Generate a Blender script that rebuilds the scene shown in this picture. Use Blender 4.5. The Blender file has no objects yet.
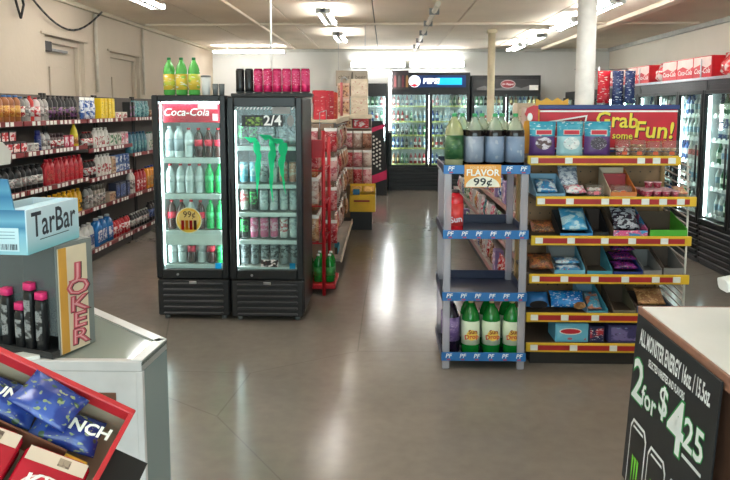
import bpy, bmesh, math, random
from mathutils import Matrix, Vector
random.seed(7)
C = bpy.context.scene.collection
SC = bpy.context.scene
PI = math.pi

# ------------------------------------------------------------------ camera
W, HH, FPX = 730, 480, 680.0
cam_d = bpy.data.cameras.new('camera'); cam = bpy.data.objects.new('camera', cam_d); C.objects.link(cam)
cam.location = (0, 0, 1.7)
cam.rotation_euler = (math.radians(90 - 6.044), 0, math.radians(1.675))
cam_d.sensor_width = 36.0; cam_d.lens = FPX / W * 36.0
cam_d.shift_y = -60.0 / W
cam_d.clip_start = 0.02
SC.camera = cam

# ------------------------------------------------------------------ world, daylight, exposure
wd = bpy.data.worlds.new('overcast_sky'); SC.world = wd; wd.use_nodes = True
bgn = wd.node_tree.nodes['Background']
bgn.inputs[0].default_value = (0.86, 0.93, 1.0, 1); bgn.inputs[1].default_value = 5.2
pl = bpy.data.lights.new('storefront_daylight', 'AREA'); pl.shape = 'RECTANGLE'; pl.size = 6.6; pl.size_y = 2.1
pl.cycles.is_portal = True
po = bpy.data.objects.new('storefront_daylight', pl); C.objects.link(po)
po.location = (0.3, -1.78, 1.6); po.rotation_euler = (math.radians(90), 0, 0)   # faces into the room (+Y)
TUBE = 30.0       # emission of the fluorescent tubes
LED = 20.0        # emission of the cooler light strips
vs = SC.view_settings
vs.view_transform = 'Standard'; vs.look = 'None'; vs.exposure = 0.4; vs.gamma = 1.0; vs.use_curve_mapping = False
SC.cycles.use_denoising = True
SC.cycles.max_bounces = 8; SC.cycles.transparent_max_bounces = 16
SC.cycles.sample_clamp_indirect = 6.0
SC.cycles.caustics_reflective = False; SC.cycles.caustics_refractive = False

# ------------------------------------------------------------------ materials
def lin(c):
    return tuple(((v / 255) / 12.92 if v / 255 <= 0.04045 else ((v / 255 + 0.055) / 1.055) ** 2.4) for v in c) + (1,)
MATS = {}
def pm(name, rgb, rough=0.5, metal=0.0, var=0.08, scale=9.0, emit=0.0, spec=0.5):
    """principled material whose colour is broken up by a fine procedural noise"""
    if name in MATS: return MATS[name]
    m = bpy.data.materials.new(name); m.use_nodes = True; nt = m.node_tree; b = nt.nodes['Principled BSDF']
    b.inputs['Roughness'].default_value = rough; b.inputs['Metallic'].default_value = metal
    b.inputs['Specular IOR Level'].default_value = spec
    c = lin(rgb)
    tc = nt.nodes.new('ShaderNodeTexCoord'); nz = nt.nodes.new('ShaderNodeTexNoise')
    nz.inputs['Scale'].default_value = scale; nz.inputs['Detail'].default_value = 3
    rp = nt.nodes.new('ShaderNodeValToRGB')
    rp.color_ramp.elements[0].position = 0.3; rp.color_ramp.elements[1].position = 0.7
    rp.color_ramp.elements[0].color = tuple(v * (1 - var) for v in c[:3]) + (1,)
    rp.color_ramp.elements[1].color = tuple(min(1, v * (1 + var)) for v in c[:3]) + (1,)
    nt.links.new(tc.outputs['Object'], nz.inputs['Vector']); nt.links.new(nz.outputs['Fac'], rp.inputs['Fac'])
    nt.links.new(rp.outputs['Color'], b.inputs['Base Color'])
    if emit:
        nt.links.new(rp.outputs['Color'], b.inputs['Emission Color']); b.inputs['Emission Strength'].default_value = emit
    MATS[name] = m
    return m
def printed(name, cols, scale=18.0, rough=0.4, stretch=(1, 1, 1)):
    """packaging print: a ground ink, a soft second field, small motifs and fine lettering-like flecks, different on every object"""
    if name in MATS: return MATS[name]
    m = bpy.data.materials.new(name); m.use_nodes = True; nt = m.node_tree; b = nt.nodes['Principled BSDF']; L = nt.links.new
    b.inputs['Roughness'].default_value = rough
    cols = list(cols) + [cols[0]] * (4 - len(cols))
    tc = nt.nodes.new('ShaderNodeTexCoord'); oi = nt.nodes.new('ShaderNodeObjectInfo')
    mu = nt.nodes.new('ShaderNodeVectorMath'); mu.operation = 'MULTIPLY'; mu.inputs[1].default_value = stretch
    ad = nt.nodes.new('ShaderNodeMath'); ad.operation = 'MULTIPLY'; ad.inputs[1].default_value = 37.0
    va = nt.nodes.new('ShaderNodeVectorMath'); va.operation = 'ADD'
    L(tc.outputs['Object'], mu.inputs[0]); L(mu.outputs[0], va.inputs[0]); L(oi.outputs['Random'], ad.inputs[0]); L(ad.outputs[0], va.inputs[1])
    def fac(kind, sc, st, lo, hi):
        sm = nt.nodes.new('ShaderNodeVectorMath'); sm.operation = 'MULTIPLY'; sm.inputs[1].default_value = st; L(va.outputs[0], sm.inputs[0])
        if kind == 'n':
            t = nt.nodes.new('ShaderNodeTexNoise'); t.inputs['Detail'].default_value = 1.0; o = t.outputs['Fac']
        else:
            t = nt.nodes.new('ShaderNodeTexVoronoi'); o = t.outputs['Distance']
        t.inputs['Scale'].default_value = sc; L(sm.outputs[0], t.inputs['Vector'])
        r = nt.nodes.new('ShaderNodeMapRange'); r.inputs[1].default_value = lo; r.inputs[2].default_value = hi; L(o, r.inputs[0])
        return r.outputs[0]
    def mix(f, a, c):
        x = nt.nodes.new('ShaderNodeMix'); x.data_type = 'RGBA'; L(f, x.inputs[0])
        if isinstance(a, tuple): x.inputs[6].default_value = a
        else: L(a, x.inputs[6])
        x.inputs[7].default_value = c
        return x.outputs[2]
    c = mix(fac('n', scale * .55, (1, 1, 1.5), .47, .55), lin(cols[0]), lin(cols[1]))
    c = mix(fac('v', scale * .9, (1, 1, 1.8), .24, .2), c, lin(cols[3]))
    c = mix(fac('n', scale * 2.6, (.8, .8, 2.4), .62, .68), c, lin(cols[2]))
    L(c, b.inputs['Base Color'])
    MATS[name] = m
    return m
def glassy(name, tint=(255, 255, 255), clear=0.9, rough=0.03):
    """thin pane: mostly see-through, with a fresnel reflection"""
    if name in MATS: return MATS[name]
    m = bpy.data.materials.new(name); m.use_nodes = True; nt = m.node_tree
    for n in list(nt.nodes): nt.nodes.remove(n)
    out = nt.nodes.new('ShaderNodeOutputMaterial'); tr = nt.nodes.new('ShaderNodeBsdfTransparent'); tr.inputs[0].default_value = lin(tint)
    pr = nt.nodes.new('ShaderNodeBsdfPrincipled'); pr.inputs['Base Color'].default_value = lin(tint); pr.inputs['Roughness'].default_value = max(rough, 0.08)
    gl = nt.nodes.new('ShaderNodeBsdfGlossy'); gl.inputs['Roughness'].default_value = rough
    lw = nt.nodes.new('ShaderNodeLayerWeight'); lw.inputs[0].default_value = 0.5
    pw = nt.nodes.new('ShaderNodeMath'); pw.operation = 'POWER'; pw.inputs[1].default_value = 4.0; nt.links.new(lw.outputs['Facing'], pw.inputs[0])
    fr = nt.nodes.new('ShaderNodeMath'); fr.operation = 'MULTIPLY_ADD'; fr.inputs[1].default_value = 0.5; fr.inputs[2].default_value = 0.03; nt.links.new(pw.outputs[0], fr.inputs[0])
    m1 = nt.nodes.new('ShaderNodeMixShader'); m1.inputs[0].default_value = 1 - clear
    m2 = nt.nodes.new('ShaderNodeMixShader'); L = nt.links.new
    L(tr.outputs[0], m1.inputs[1]); L(pr.outputs[0], m1.inputs[2]); L(fr.outputs[0], m2.inputs[0])
    L(m1.outputs[0], m2.inputs[1]); L(gl.outputs[0], m2.inputs[2]); L(m2.outputs[0], out.inputs[0])
    MATS[name] = m
    return m
def glow(name, rgb, strength):
    return pm(name, rgb, 0.5, 0, 0.02, 5, strength)
def sticker(name, rgb):
    """translucent film: lit from the front and glowing when lit from behind"""
    if name in MATS: return MATS[name]
    m = bpy.data.materials.new(name); m.use_nodes = True; nt = m.node_tree
    for n in list(nt.nodes): nt.nodes.remove(n)
    out = nt.nodes.new('ShaderNodeOutputMaterial'); d = nt.nodes.new('ShaderNodeBsdfDiffuse'); t = nt.nodes.new('ShaderNodeBsdfTranslucent')
    d.inputs[0].default_value = lin(rgb); t.inputs[0].default_value = lin(rgb); mx = nt.nodes.new('ShaderNodeMixShader'); mx.inputs[0].default_value = 0.75
    nt.links.new(d.outputs[0], mx.inputs[1]); nt.links.new(t.outputs[0], mx.inputs[2]); nt.links.new(mx.outputs[0], out.inputs[0])
    MATS[name] = m
    return m

def floor_mat():
    m = bpy.data.materials.new('polished_concrete'); m.use_nodes = True; nt = m.node_tree; b = nt.nodes['Principled BSDF']; L = nt.links.new
    tc = nt.nodes.new('ShaderNodeTexCoord')
    n1 = nt.nodes.new('ShaderNodeTexNoise'); n1.inputs['Scale'].default_value = 1.1; n1.inputs['Detail'].default_value = 6; n1.inputs['Roughness'].default_value = 0.6
    n2 = nt.nodes.new('ShaderNodeTexNoise'); n2.inputs['Scale'].default_value = 14; n2.inputs['Detail'].default_value = 5
    r1 = nt.nodes.new('ShaderNodeValToRGB'); r1.color_ramp.elements[0].position = .3; r1.color_ramp.elements[1].position = .72
    r1.color_ramp.elements[0].color = lin((120, 112, 103)); r1.color_ramp.elements[1].color = lin((135, 126, 116))
    r2 = nt.nodes.new('ShaderNodeMapRange'); r2.inputs[1].default_value = .25; r2.inputs[2].default_value = .75; r2.inputs[3].default_value = .93; r2.inputs[4].default_value = 1.06
    mx = nt.nodes.new('ShaderNodeMix'); mx.data_type = 'RGBA'; mx.blend_type = 'MULTIPLY'; mx.inputs[0].default_value = 1.0
    L(tc.outputs['Object'], n1.inputs[0]); L(tc.outputs['Object'], n2.inputs[0]); L(n1.outputs['Fac'], r1.inputs[0])
    L(n2.outputs['Fac'], r2.inputs[0]); L(r1.outputs[0], mx.inputs[6]); L(r2.outputs[0], mx.inputs[7])
    # hairline cracks
    vo = nt.nodes.new('ShaderNodeTexVoronoi'); vo.feature = 'DISTANCE_TO_EDGE'; vo.inputs['Scale'].default_value = 0.42
    n3 = nt.nodes.new('ShaderNodeTexNoise'); n3.inputs['Scale'].default_value = 3.0
    wm = nt.nodes.new('ShaderNodeMix'); wm.data_type = 'RGBA'; wm.inputs[0].default_value = 0.12
    L(tc.outputs['Object'], wm.inputs[6]); L(n3.outputs['Color'], wm.inputs[7]); L(wm.outputs[2], vo.inputs['Vector'])
    ck = nt.nodes.new('ShaderNodeMapRange'); ck.inputs[1].default_value = 0.0; ck.inputs[2].default_value = 0.0022; ck.inputs[3].default_value = 0.72; ck.inputs[4].default_value = 1.0
    L(vo.outputs['Distance'], ck.inputs[0])
    m3 = nt.nodes.new('ShaderNodeMix'); m3.data_type = 'RGBA'; m3.blend_type = 'MULTIPLY'; m3.inputs[0].default_value = 1
    L(mx.outputs[2], m3.inputs[6]); L(ck.outputs[0], m3.inputs[7]); L(m3.outputs[2], b.inputs['Base Color'])
    b.inputs['Roughness'].default_value = 0.18; b.inputs['Specular IOR Level'].default_value = 0.4
    return m
def plaster(name, rgb, var=0.10):
    m = pm(name, rgb, 0.85, 0, var, 1.3, 0, 0.2)
    nt = m.node_tree; b = nt.nodes['Principled BSDF']
    tc = nt.nodes.new('ShaderNodeTexCoord'); nz = nt.nodes.new('ShaderNodeTexNoise'); nz.inputs['Scale'].default_value = 22; nz.inputs['Detail'].default_value = 6
    bp = nt.nodes.new('ShaderNodeBump'); bp.inputs['Strength'].default_value = 0.25; bp.inputs['Distance'].default_value = 0.01
    nt.links.new(tc.outputs['Object'], nz.inputs[0]); nt.links.new(nz.outputs['Fac'], bp.inputs['Height']); nt.links.new(bp.outputs[0], b.inputs['Normal'])
    return m

# ------------------------------------------------------------------ mesh building
class MB:
    def __init__(s): s.v = []; s.f = []; s.m = []; s.mats = []; s.sm = []
    def mi(s, mat):
        if mat not in s.mats: s.mats.append(mat)
        return s.mats.index(mat)
    def add(s, vs, fs, mat, M=None, smooth=False):
        o = len(s.v); k = s.mi(mat)
        s.v += [tuple(M @ Vector(p)) for p in vs] if M is not None else [tuple(p) for p in vs]
        for f in fs:
            s.f.append(tuple(o + i for i in f)); s.m.append(k); s.sm.append(smooth)
        return s
    def box(s, x0, x1, y0, y1, z0, z1, mat, b=0.0, M=None):
        if x0 > x1: x0, x1 = x1, x0
        if y0 > y1: y0, y1 = y1, y0
        if z0 > z1: z0, z1 = z1, z0
        if b <= 0:
            vs = [(x, y, z) for x in (x0, x1) for y in (y0, y1) for z in (z0, z1)]
            fs = [(0, 1, 3, 2), (4, 6, 7, 5), (0, 4, 5, 1), (2, 3, 7, 6), (0, 2, 6, 4), (1, 5, 7, 3)]
            return s.add(vs, fs, mat, M)
        b = min(b, (x1 - x0) * .49, (y1 - y0) * .49, (z1 - z0) * .49)
        lo, hi = (x0, y0, z0), (x1, y1, z1)
        vs = []; ix = {}
        for sg in [(i, j, k) for i in (0, 1) for j in (0, 1) for k in (0, 1)]:
            for a in range(3):
                p = [(hi[q] if sg[q] else lo[q]) if q == a else ((hi[q] - b) if sg[q] else (lo[q] + b)) for q in range(3)]
                ix[sg, a] = len(vs); vs.append(tuple(p))
        fs = []
        for a in range(3):
            u, w = [q for q in range(3) if q != a]
            for t in (0, 1):
                loop = []
                for (i, j) in ((0, 0), (1, 0), (1, 1), (0, 1)):
                    g = [0, 0, 0]; g[a] = t; g[u] = i; g[w] = j; loop.append(ix[tuple(g), a])
                fs.append(tuple(loop))
            for i in (0, 1):
                for j in (0, 1):
                    g0 = [0, 0, 0]; g0[u] = i; g0[w] = j; g1 = list(g0); g1[a] = 1; g0[a] = 0
                    fs.append((ix[tuple(g0), u], ix[tuple(g1), u], ix[tuple(g1), w], ix[tuple(g0), w]))
        for sg in [(i, j, k) for i in (0, 1) for j in (0, 1) for k in (0, 1)]:
            fs.append((ix[sg, 0], ix[sg, 1], ix[sg, 2]))
        return s.add(vs, fs, mat, M)
    def lathe(s, prof, mats, n=14, M=None, smooth=True):
        """prof: list of (radius, z); mats: one material or one per segment"""
        vs = []
        for r, z in prof:
            for i in range(n):
                a = 2 * PI * i / n; vs.append((r * math.cos(a), r * math.sin(a), z))
        o = len(s.v); s.v += [tuple(M @ Vector(p)) for p in vs] if M is not None else vs
        for k in range(len(prof) - 1):
            mt = mats[k] if isinstance(mats, (list, tuple)) else mats
            q = s.mi(mt)
            for i in range(n):
                j = (i + 1) % n
                s.f.append((o + k * n + i, o + k * n + j, o + (k + 1) * n + j, o + (k + 1) * n + i)); s.m.append(q); s.sm.append(smooth)
        for k, fl in ((0, 1), (len(prof) - 1, 0)):
            if prof[k][0] > 1e-4:
                mt = (mats[0] if k == 0 else mats[-1]) if isinstance(mats, (list, tuple)) else mats
                lp = [o + k * n + i for i in range(n)]
                s.f.append(tuple(reversed(lp)) if fl else tuple(lp)); s.m.append(s.mi(mt)); s.sm.append(False)
        return s
    def cyl(s, p0, p1, r, mat, n=8, r2=None):
        p0, p1 = Vector(p0), Vector(p1); d = p1 - p0
        M = Matrix.Translation(p0) @ d.to_track_quat('Z', 'Y').to_matrix().to_4x4()
        return s.lathe([(r, 0), (r if r2 is None else r2, d.length)], mat, n, M)
    def path(s, pts, r, mat, n=6):
        for a, b in zip(pts[:-1], pts[1:]): s.cyl(a, b, r, mat, n)
        return s
    def loft(s, secs, mat, k=3, M=None, mats=None):
        """secs: (cx, cy, hx, hy, corner radius, z) -> closed rounded-rectangle stack"""
        rings = []
        for cx, cy, hx, hy, r, z in secs:
            r = min(r, hx * .999, hy * .999); ring = []
            for qx, qy, a0 in ((1, 1, 0), (-1, 1, 90), (-1, -1, 180), (1, -1, 270)):
                for t in range(k):
                    a = math.radians(a0 + 90 * t / (k - 1))
                    ring.append((cx + qx * (hx - r) + r * math.cos(a), cy + qy * (hy - r) + r * math.sin(a), z))
            rings.append(ring)
        n = len(rings[0]); o = len(s.v)
        for rg in rings: s.v += [tuple(M @ Vector(p)) for p in rg] if M is not None else rg
        for q in range(len(rings) - 1):
            mk = s.mi(mats[q] if mats else mat)
            for i in range(n):
                j = (i + 1) % n
                s.f.append((o + q * n + i, o + q * n + j, o + (q + 1) * n + j, o + (q + 1) * n + i)); s.m.append(mk); s.sm.append(True)
        s.f.append(tuple(o + i for i in reversed(range(n)))); s.m.append(s.mi(mat)); s.sm.append(False)
        s.f.append(tuple(o + (len(rings) - 1) * n + i for i in range(n))); s.m.append(s.mi(mat)); s.sm.append(False)
        return s
    def prism(s, poly, axis, a0, a1, mat, M=None):
        """poly of 2-D points extruded along an axis ('X','Y','Z')"""
        def p3(p, t): return {'X': (t, p[0], p[1]), 'Y': (p[0], t, p[1]), 'Z': (p[0], p[1], t)}[axis]
        n = len(poly); vs = [p3(p, a0) for p in poly] + [p3(p, a1) for p in poly]
        fs = [tuple(range(n)), tuple(reversed(range(n, 2 * n)))] + [(i, (i + 1) % n, n + (i + 1) % n, n + i) for i in range(n)]
        return s.add(vs, fs, mat, M)
    def pouch(s, w, h, t, mat, nx=6, nz=7, seed=0, crimp=None, M=None, flatbase=0.0, top=1):
        """filled bag standing on its bottom seam, facing -Y"""
        rd = random.Random(seed); crimp = crimp or mat
        def th(u, v):
            e = (1 - abs(2 * u - 1) ** 3.2) * min(1, (v / 0.28) ** .6 if v > 0 else 0 + flatbase) * min(1, ((1 - v) / 0.45) ** .9)
            return max(0.0025, t * .5 * e)
        n0 = len(s.v); k1, k2 = s.mi(mat), s.mi(crimp); W1 = nx + 1
        for sgn in (-1, 1):
            for j in range(nz + 1):
                for i in range(nx + 1):
                    u, v = i / nx, j / nz
                    if sgn > 0 and (i in (0, nx) or j in (0, nz)): wob = 0
                    wob = 0 if i in (0, nx) or j in (0, nz) else rd.uniform(-.09, .09) * t
                    p = ((u - .5) * w * (1 - .05 * math.sin(PI * v)), sgn * (th(u, v) + wob), v * h)
                    s.v.append(tuple(M @ Vector(p)) if M is not None else p)
        N1 = W1 * (nz + 1)
        for sgn in (0, 1):
            for j in range(nz):
                for i in range(nx):
                    a = n0 + sgn * N1 + j * W1 + i; q = (a, a + 1, a + W1 + 1, a + W1)
                    s.f.append(tuple(reversed(q)) if sgn else q); s.m.append(k2 if j >= nz - top else k1); s.sm.append(True)
        ring = [i for i in range(W1)] + [j * W1 + nx for j in range(1, nz + 1)] + [nz * W1 + i for i in range(nx - 1, -1, -1)] + [j * W1 for j in range(nz - 1, 0, -1)]
        for a, b in zip(ring, ring[1:] + ring[:1]):
            s.f.append((n0 + b, n0 + a, n0 + N1 + a, n0 + N1 + b)); s.m.append(k1); s.sm.append(True)
        return s
    def text(s, body, org, right, up, size, mat, bold=0.0, shear=0.0, off=0.0, wide=1.0, align='CENTER'):
        vs, fs = text_geom(body, bold, shear, align)
        r = Vector(right).normalized(); u = Vector(up).normalized(); n = r.cross(u)
        o = Vector(org) + n * off
        return s.add([o + r * (x * size * wide) + u * (y * size) for x, y in vs], fs, mat)
    def mesh(s, name, recalc=True):
        me = bpy.data.meshes.new(name); me.from_pydata(s.v, [], s.f)
        for m in s.mats: me.materials.append(m)
        for p, k, g in zip(me.polygons, s.m, s.sm): p.material_index = k; p.use_smooth = g
        if recalc:
            bm = bmesh.new(); bm.from_mesh(me); bmesh.ops.recalc_face_normals(bm, faces=bm.faces); bm.to_mesh(me); bm.free()
        me.update(); return me
TXT = {}
def text_geom(body, bold=0.0, shear=0.0, align='CENTER'):
    k = (body, bold, shear, align)
    if k not in TXT:
        cu = bpy.data.curves.new('lettering', 'FONT'); cu.body = body; cu.size = 1; cu.offset = bold; cu.shear = shear
        cu.align_x = align; cu.align_y = 'CENTER'; cu.resolution_u = 2
        o = bpy.data.objects.new('lettering', cu); me = bpy.data.meshes.new_from_object(o)
        TXT[k] = ([(v.co.x, v.co.y) for v in me.vertices], [tuple(p.vertices) for p in me.polygons])
        bpy.data.objects.remove(o); bpy.data.meshes.remove(me); bpy.data.curves.remove(cu)
    return TXT[k]
def disc(r, n=20, y=0.0, cx=0, cz=0, ry=None):
    ry = ry or r
    return [(cx + r * math.cos(2 * PI * i / n), y, cz + ry * math.sin(2 * PI * i / n)) for i in range(n)]

ORDW = 'first second third fourth fifth sixth seventh eighth ninth tenth eleventh twelfth thirteenth fourteenth fifteenth sixteenth seventeenth eighteenth nineteenth twentieth'.split()
def nth(i): return ORDW[i] if i < 20 else 'twenty-' + ORDW[i - 20]
def link(name, data, parent=None, loc=(0, 0, 0), rz=0.0):
    o = bpy.data.objects.new(name, data); C.objects.link(o)
    o.location = loc; o.rotation_euler = (0, 0, rz)
    if parent is not None: o.parent = parent
    return o
def tag(o, label=None, cat=None, group=None, kind=None):
    if label: o['label'] = label
    if cat: o['category'] = cat
    if group: o['group'] = group
    if kind: o['kind'] = kind
    return o
def thing(name, label, cat, loc=(0, 0, 0), rz=0.0, group=None):
    o = link(name, None, None, loc, rz); o.empty_display_size = 0.05
    return tag(o, label, cat, group)
def part(name, mb, parent, loc=(0, 0, 0), rz=0.0, label=None, kind=None):
    o = link(name, mb.mesh(name) if isinstance(mb, MB) else mb, parent, loc, rz)
    return tag(o, label, None, None, kind)
def struct(name, mb, label=None, loc=(0, 0, 0), cat=None):
    o = link(name, mb.mesh(name), None, loc); o['kind'] = 'structure'
    return tag(o, label, cat)
class Kind:
    """a sort of article: its part meshes are made once and shared by every copy"""
    def __init__(s, name, parts): s.name = name; s.parts = [(n, p.mesh(n) if isinstance(p, MB) else p) for n, p in parts]
    def put(s, loc, rz, label, cat, group=None, scale=None):
        if len(s.parts) == 1:
            o = link(s.name, s.parts[0][1], None, loc, rz); tag(o, label, cat, group)
        else:
            o = thing(s.name, label, cat, loc, rz, group)
            for n, me in s.parts: link(n, me, o)
        if scale: o.scale = scale if isinstance(scale, tuple) else (scale,) * 3
        return o

# common materials
black = pm('black_enamel', (22, 23, 25), 0.35)
blackm = pm('black_plastic', (30, 31, 33), 0.5)
dark = pm('dark_neutral_grey', (48, 47, 46), 0.6)  # plain dark grey of cables, plinths, uprights and brackets
white = pm('white_enamel', (228, 228, 224), 0.4)
offw = pm('off_white_plastic', (214, 212, 204), 0.45)
grey = pm('grey_plastic', (128, 130, 130), 0.5)
steel = pm('brushed_steel', (190, 192, 195), 0.28, 1.0)
red = pm('red_paint', (190, 22, 36), 0.4)
dred = pm('maroon_rail', (122, 34, 36), 0.5)
yel = pm('yellow_plastic', (232, 190, 30), 0.4)
blue = pm('blue_plastic', (30, 78, 160), 0.4)
paper = pm('white_paper', (236, 235, 228), 0.7)
glass = glassy('door_glass', (240, 250, 248), 0.97, 0.02)
tube_m = glow('fluorescent_tube_glow', (252, 251, 250), TUBE)
led_m = glow('cooler_light_glow', (240, 252, 255), LED)

# ================================================================== THE ROOM
XL, XR, YB, YF, ZC = -3.72, 4.75, 14.75, -1.75, 2.97
fl = struct('floor', MB().box(XL - .2, XR + .2, YF - .2, YB + .2, -.12, 0, floor_mat()), 'polished grey brown concrete floor with hairline cracks')
cream = plaster('cream_wall_plaster', (206, 193, 174), .05)
greyw = plaster('grey_white_wall_paint', (228, 229, 225), .04)
ceilm = plaster('off_white_ceiling_board', (246, 232, 212), .05)
# ceiling: wide boards with open joints
ce = struct('ceiling', MB().box(XL - .2, XR + .2, YF - .2, YB + .2, ZC + .012, ZC + .1, pm('ceiling_joint', (140, 134, 122), .9)), 'off white boarded ceiling with panel joints')
bd = MB().box(-.605, .605, -1.21, 1.21, -.014, .02, ceilm, .006).mesh('ceiling_panel')
for i in range(8):
    for j in range(8):
        x, y = XL - .1 + .6 + i * 1.225, YF + 1.0 + j * 2.435
        if x < XR + .55 and y < YB + 1.1: part('ceiling_panel', bd, ce, (x, y, ZC))
# left wall with two bricked-up openings
op = [(7.45, 8.42, .9, 2.50), (9.22, 10.32, .9, 2.46)]
mb = MB(); y = YF
for (a, b, z0, z1) in op:
    mb.box(XL - .22, XL, y, a, 0, ZC, cream); mb.box(XL - .22, XL, a, b, 0, z0, cream); mb.box(XL - .22, XL, a, b, z1, ZC, cream); y = b
mb.box(XL - .22, XL, y, YB, 0, ZC, cream)
struct('wall_left', mb, 'cream plastered wall behind the motor oil shelves')
for k, (a, b, z0, z1) in enumerate(op):
    inf = plaster('window_infill_paint', (200, 188, 170), .05)
    w = struct('window_%d' % (k + 1), MB().box(XL - .2, XL - .1, a, b, z0, z1, inf), ['boarded-up window with a metal bracket, nearer to camera', 'boarded-up window behind the glass-door cooler'][k])
    fr = MB()
    for (p, q, r_, s_) in ((a, a + .06, z0, z1), (b - .06, b, z0, z1), (a + .06, b - .06, z1 - .07, z1)): fr.box(XL - .1, XL - .05, p, q, r_, s_, inf, .006)
    part('window_frame', fr, w)
    part('board', MB().box(XL - .1, XL - .078, a + .25, b - .3, z0 + .02, z1 - .33, inf, .004), w)
    hd = MB().box(XL + .002, XL + .025, a - .1, b + .07, z1, z1 + .03, inf, .004)
    part('lintel_strip', hd, w)
    if k == 0:
        br = MB().box(XL - .09, XL - .02, a + .02, a + .2, z1 - .17, z1 - .06, dark, .006).box(XL - .08, XL - .04, a + .2, a + .62, z1 - .16, z1 - .13, grey, .004)
        part('bracket', br, w)
# back, right and front walls
struct('wall_back', MB().box(XL - .2, XR + .2, YB, YB + .2, 0, ZC, greyw), 'pale grey wall above the back coolers')
struct('wall_right', MB().box(XR, XR + .2, YF, YB, 0, ZC, plaster('warm_white_wall_paint', (244, 237, 222), .03)), 'pale wall above the row of glass-door coolers')
mb = MB().box(XL, XR, YF - .2, YF, 0, .55, greyw).box(XL, XR, YF - .2, YF, 2.65, ZC, greyw).box(XL, -3.0, YF - .2, YF, .55, 2.65, greyw).box(3.6, XR, YF - .2, YF, .55, 2.65, greyw)
struct('wall_front', mb, 'storefront wall with a wide shop window behind the camera')
wn = struct('window_3', MB().box(-3.0, 3.6, YF - .13, YF - .05, .55, .6, steel).box(-3.0, 3.6, YF - .13, YF - .05, 2.6, 2.65, steel), 'wide storefront window behind the camera')
for i in range(4): part('mullion', MB().box(-3 + i * 2.18, -2.94 + i * 2.18, YF - .13, YF - .05, .6, 2.6, steel), wn)
for i in range(3): part('pane', MB().box(-2.94 + i * 2.18, -.82 + i * 2.18, YF - .1, YF - .09, .6, 2.6, glass), wn)
# wall/ceiling trims
struct('trim_1', MB().box(XL, XL + .05, YF, YB, ZC - .07, ZC - .016, plaster('trim_paint', (200, 190, 168)), .008), 'painted trim along the left ceiling edge')
struct('trim_2', MB().box(XL + .05, XR, YB - .04, YB, ZC - .08, ZC - .016, pm('trim_white', (205, 205, 198), .7), .008), 'painted trim along the back ceiling edge')
struct('trim_3', MB().box(XR - .05, XR, YF, YB - .04, ZC - .09, ZC - .016, pm('trim_white', (205, 205, 198), .7), .008), 'painted trim along the right ceiling edge')
struct('baseboard_left', MB().box(XL, XL + .015, YF, YB, 0, .1, pm('trim_white', (205, 205, 198), .7), .004), 'painted baseboard under the left wall')
# ceiling battens, conduits and cables
cond = pm('painted_conduit', (212, 204, 188), .5)
def pipe(name, pts, r, label, m=None, cat='conduit', straps=0):
    p0 = Vector(pts[0]); t = thing(name, label, cat, tuple(p0))
    part('tube', MB().path([Vector(p) - p0 for p in pts], r, m or cond, 8), t)
    for i in range(straps):
        q = (Vector(pts[0]).lerp(Vector(pts[1]), (i + .5) / straps)) - p0
        part('strap', MB().box(q.x - r * 1.8, q.x + r * 1.8, q.y - .015, q.y + .015, q.z - r * 1.2, q.z + r * 1.3, grey, .002), t)
    return t
def bx(name, args, m, label, cat, b=.006): return tag(link(name, MB().box(*args, m, b).mesh(name)), label, cat)
bx('ceiling_batten', (3.25, 3.37, 5.5, 14.5, ZC - .07, ZC - .015), ceilm, 'long painted batten on the ceiling above the right coolers', 'batten')
pipe('conduit', [(.62, 8.2, ZC - .05), (.62, 14.4, ZC - .05)], .035, 'white pipe on the ceiling above the middle aisle', cond, straps=5)
bx('ceiling_batten', (-1.95, -1.87, 5.0, 14.4, ZC - .05, ZC - .015), ceilm, 'thin batten on the ceiling between the left lamps', 'batten')
for yy in (7.4, 10.3): bx('ceiling_batten', (-3.6, 4.6, yy - .035, yy + .035, ZC - .045, ZC - .015), ceilm, 'cross batten on the ceiling %s' % ('nearer to the camera' if yy < 8 else 'farther from the camera'), 'batten')
pipe('conduit', [(XL + .03, 8.72, ZC - .08), (XL + .03, 8.72, 1.9)], .022, 'vertical pipe on left wall between the two boarded windows')
pipe('conduit', [(XL + .03, 10.42, ZC - .08), (XL + .03, 10.42, 1.9)], .02, 'vertical pipe on left wall beside the far boarded window')
pipe('conduit', [(-1.02, 6.15, ZC - .015), (-1.02, 6.15, 1.2)], .009, 'thin white power drop from ceiling behind the black coolers', white)
pipe('conduit', [(4.72, 9.3, ZC - .1), (4.72, 9.3, 2.15)], .02, 'thin grey conduit running down the right wall', grey)
tag(link('junction_box', MB().box(4.69, 4.74, 9.05, 9.13, 2.66, 2.78, grey, .006).mesh('junction_box')), 'small grey junction box high on right wall', 'electrical box')
pts = [(XL + .065, 6.9 + 1.95 * t / 14, 2.93 - .0 - .33 * math.sin(PI * t / 14) - (.05 if t < 1 else 0)) for t in range(15)]
pipe('hanging_cable', pts, .011, 'loose dark cable sagging along top of left wall', dark, 'cable')
pipe('hanging_cable', [(XL + .05, 6.72, 2.95), (XL + .06, 6.8, 2.72), (XL + .05, 6.88, 2.6), (XL + .06, 6.93, 2.74), (XL + .05, 6.86, 2.95)], .012, 'loop of dark cable dangling in upper left corner', dark, 'cable')

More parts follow.
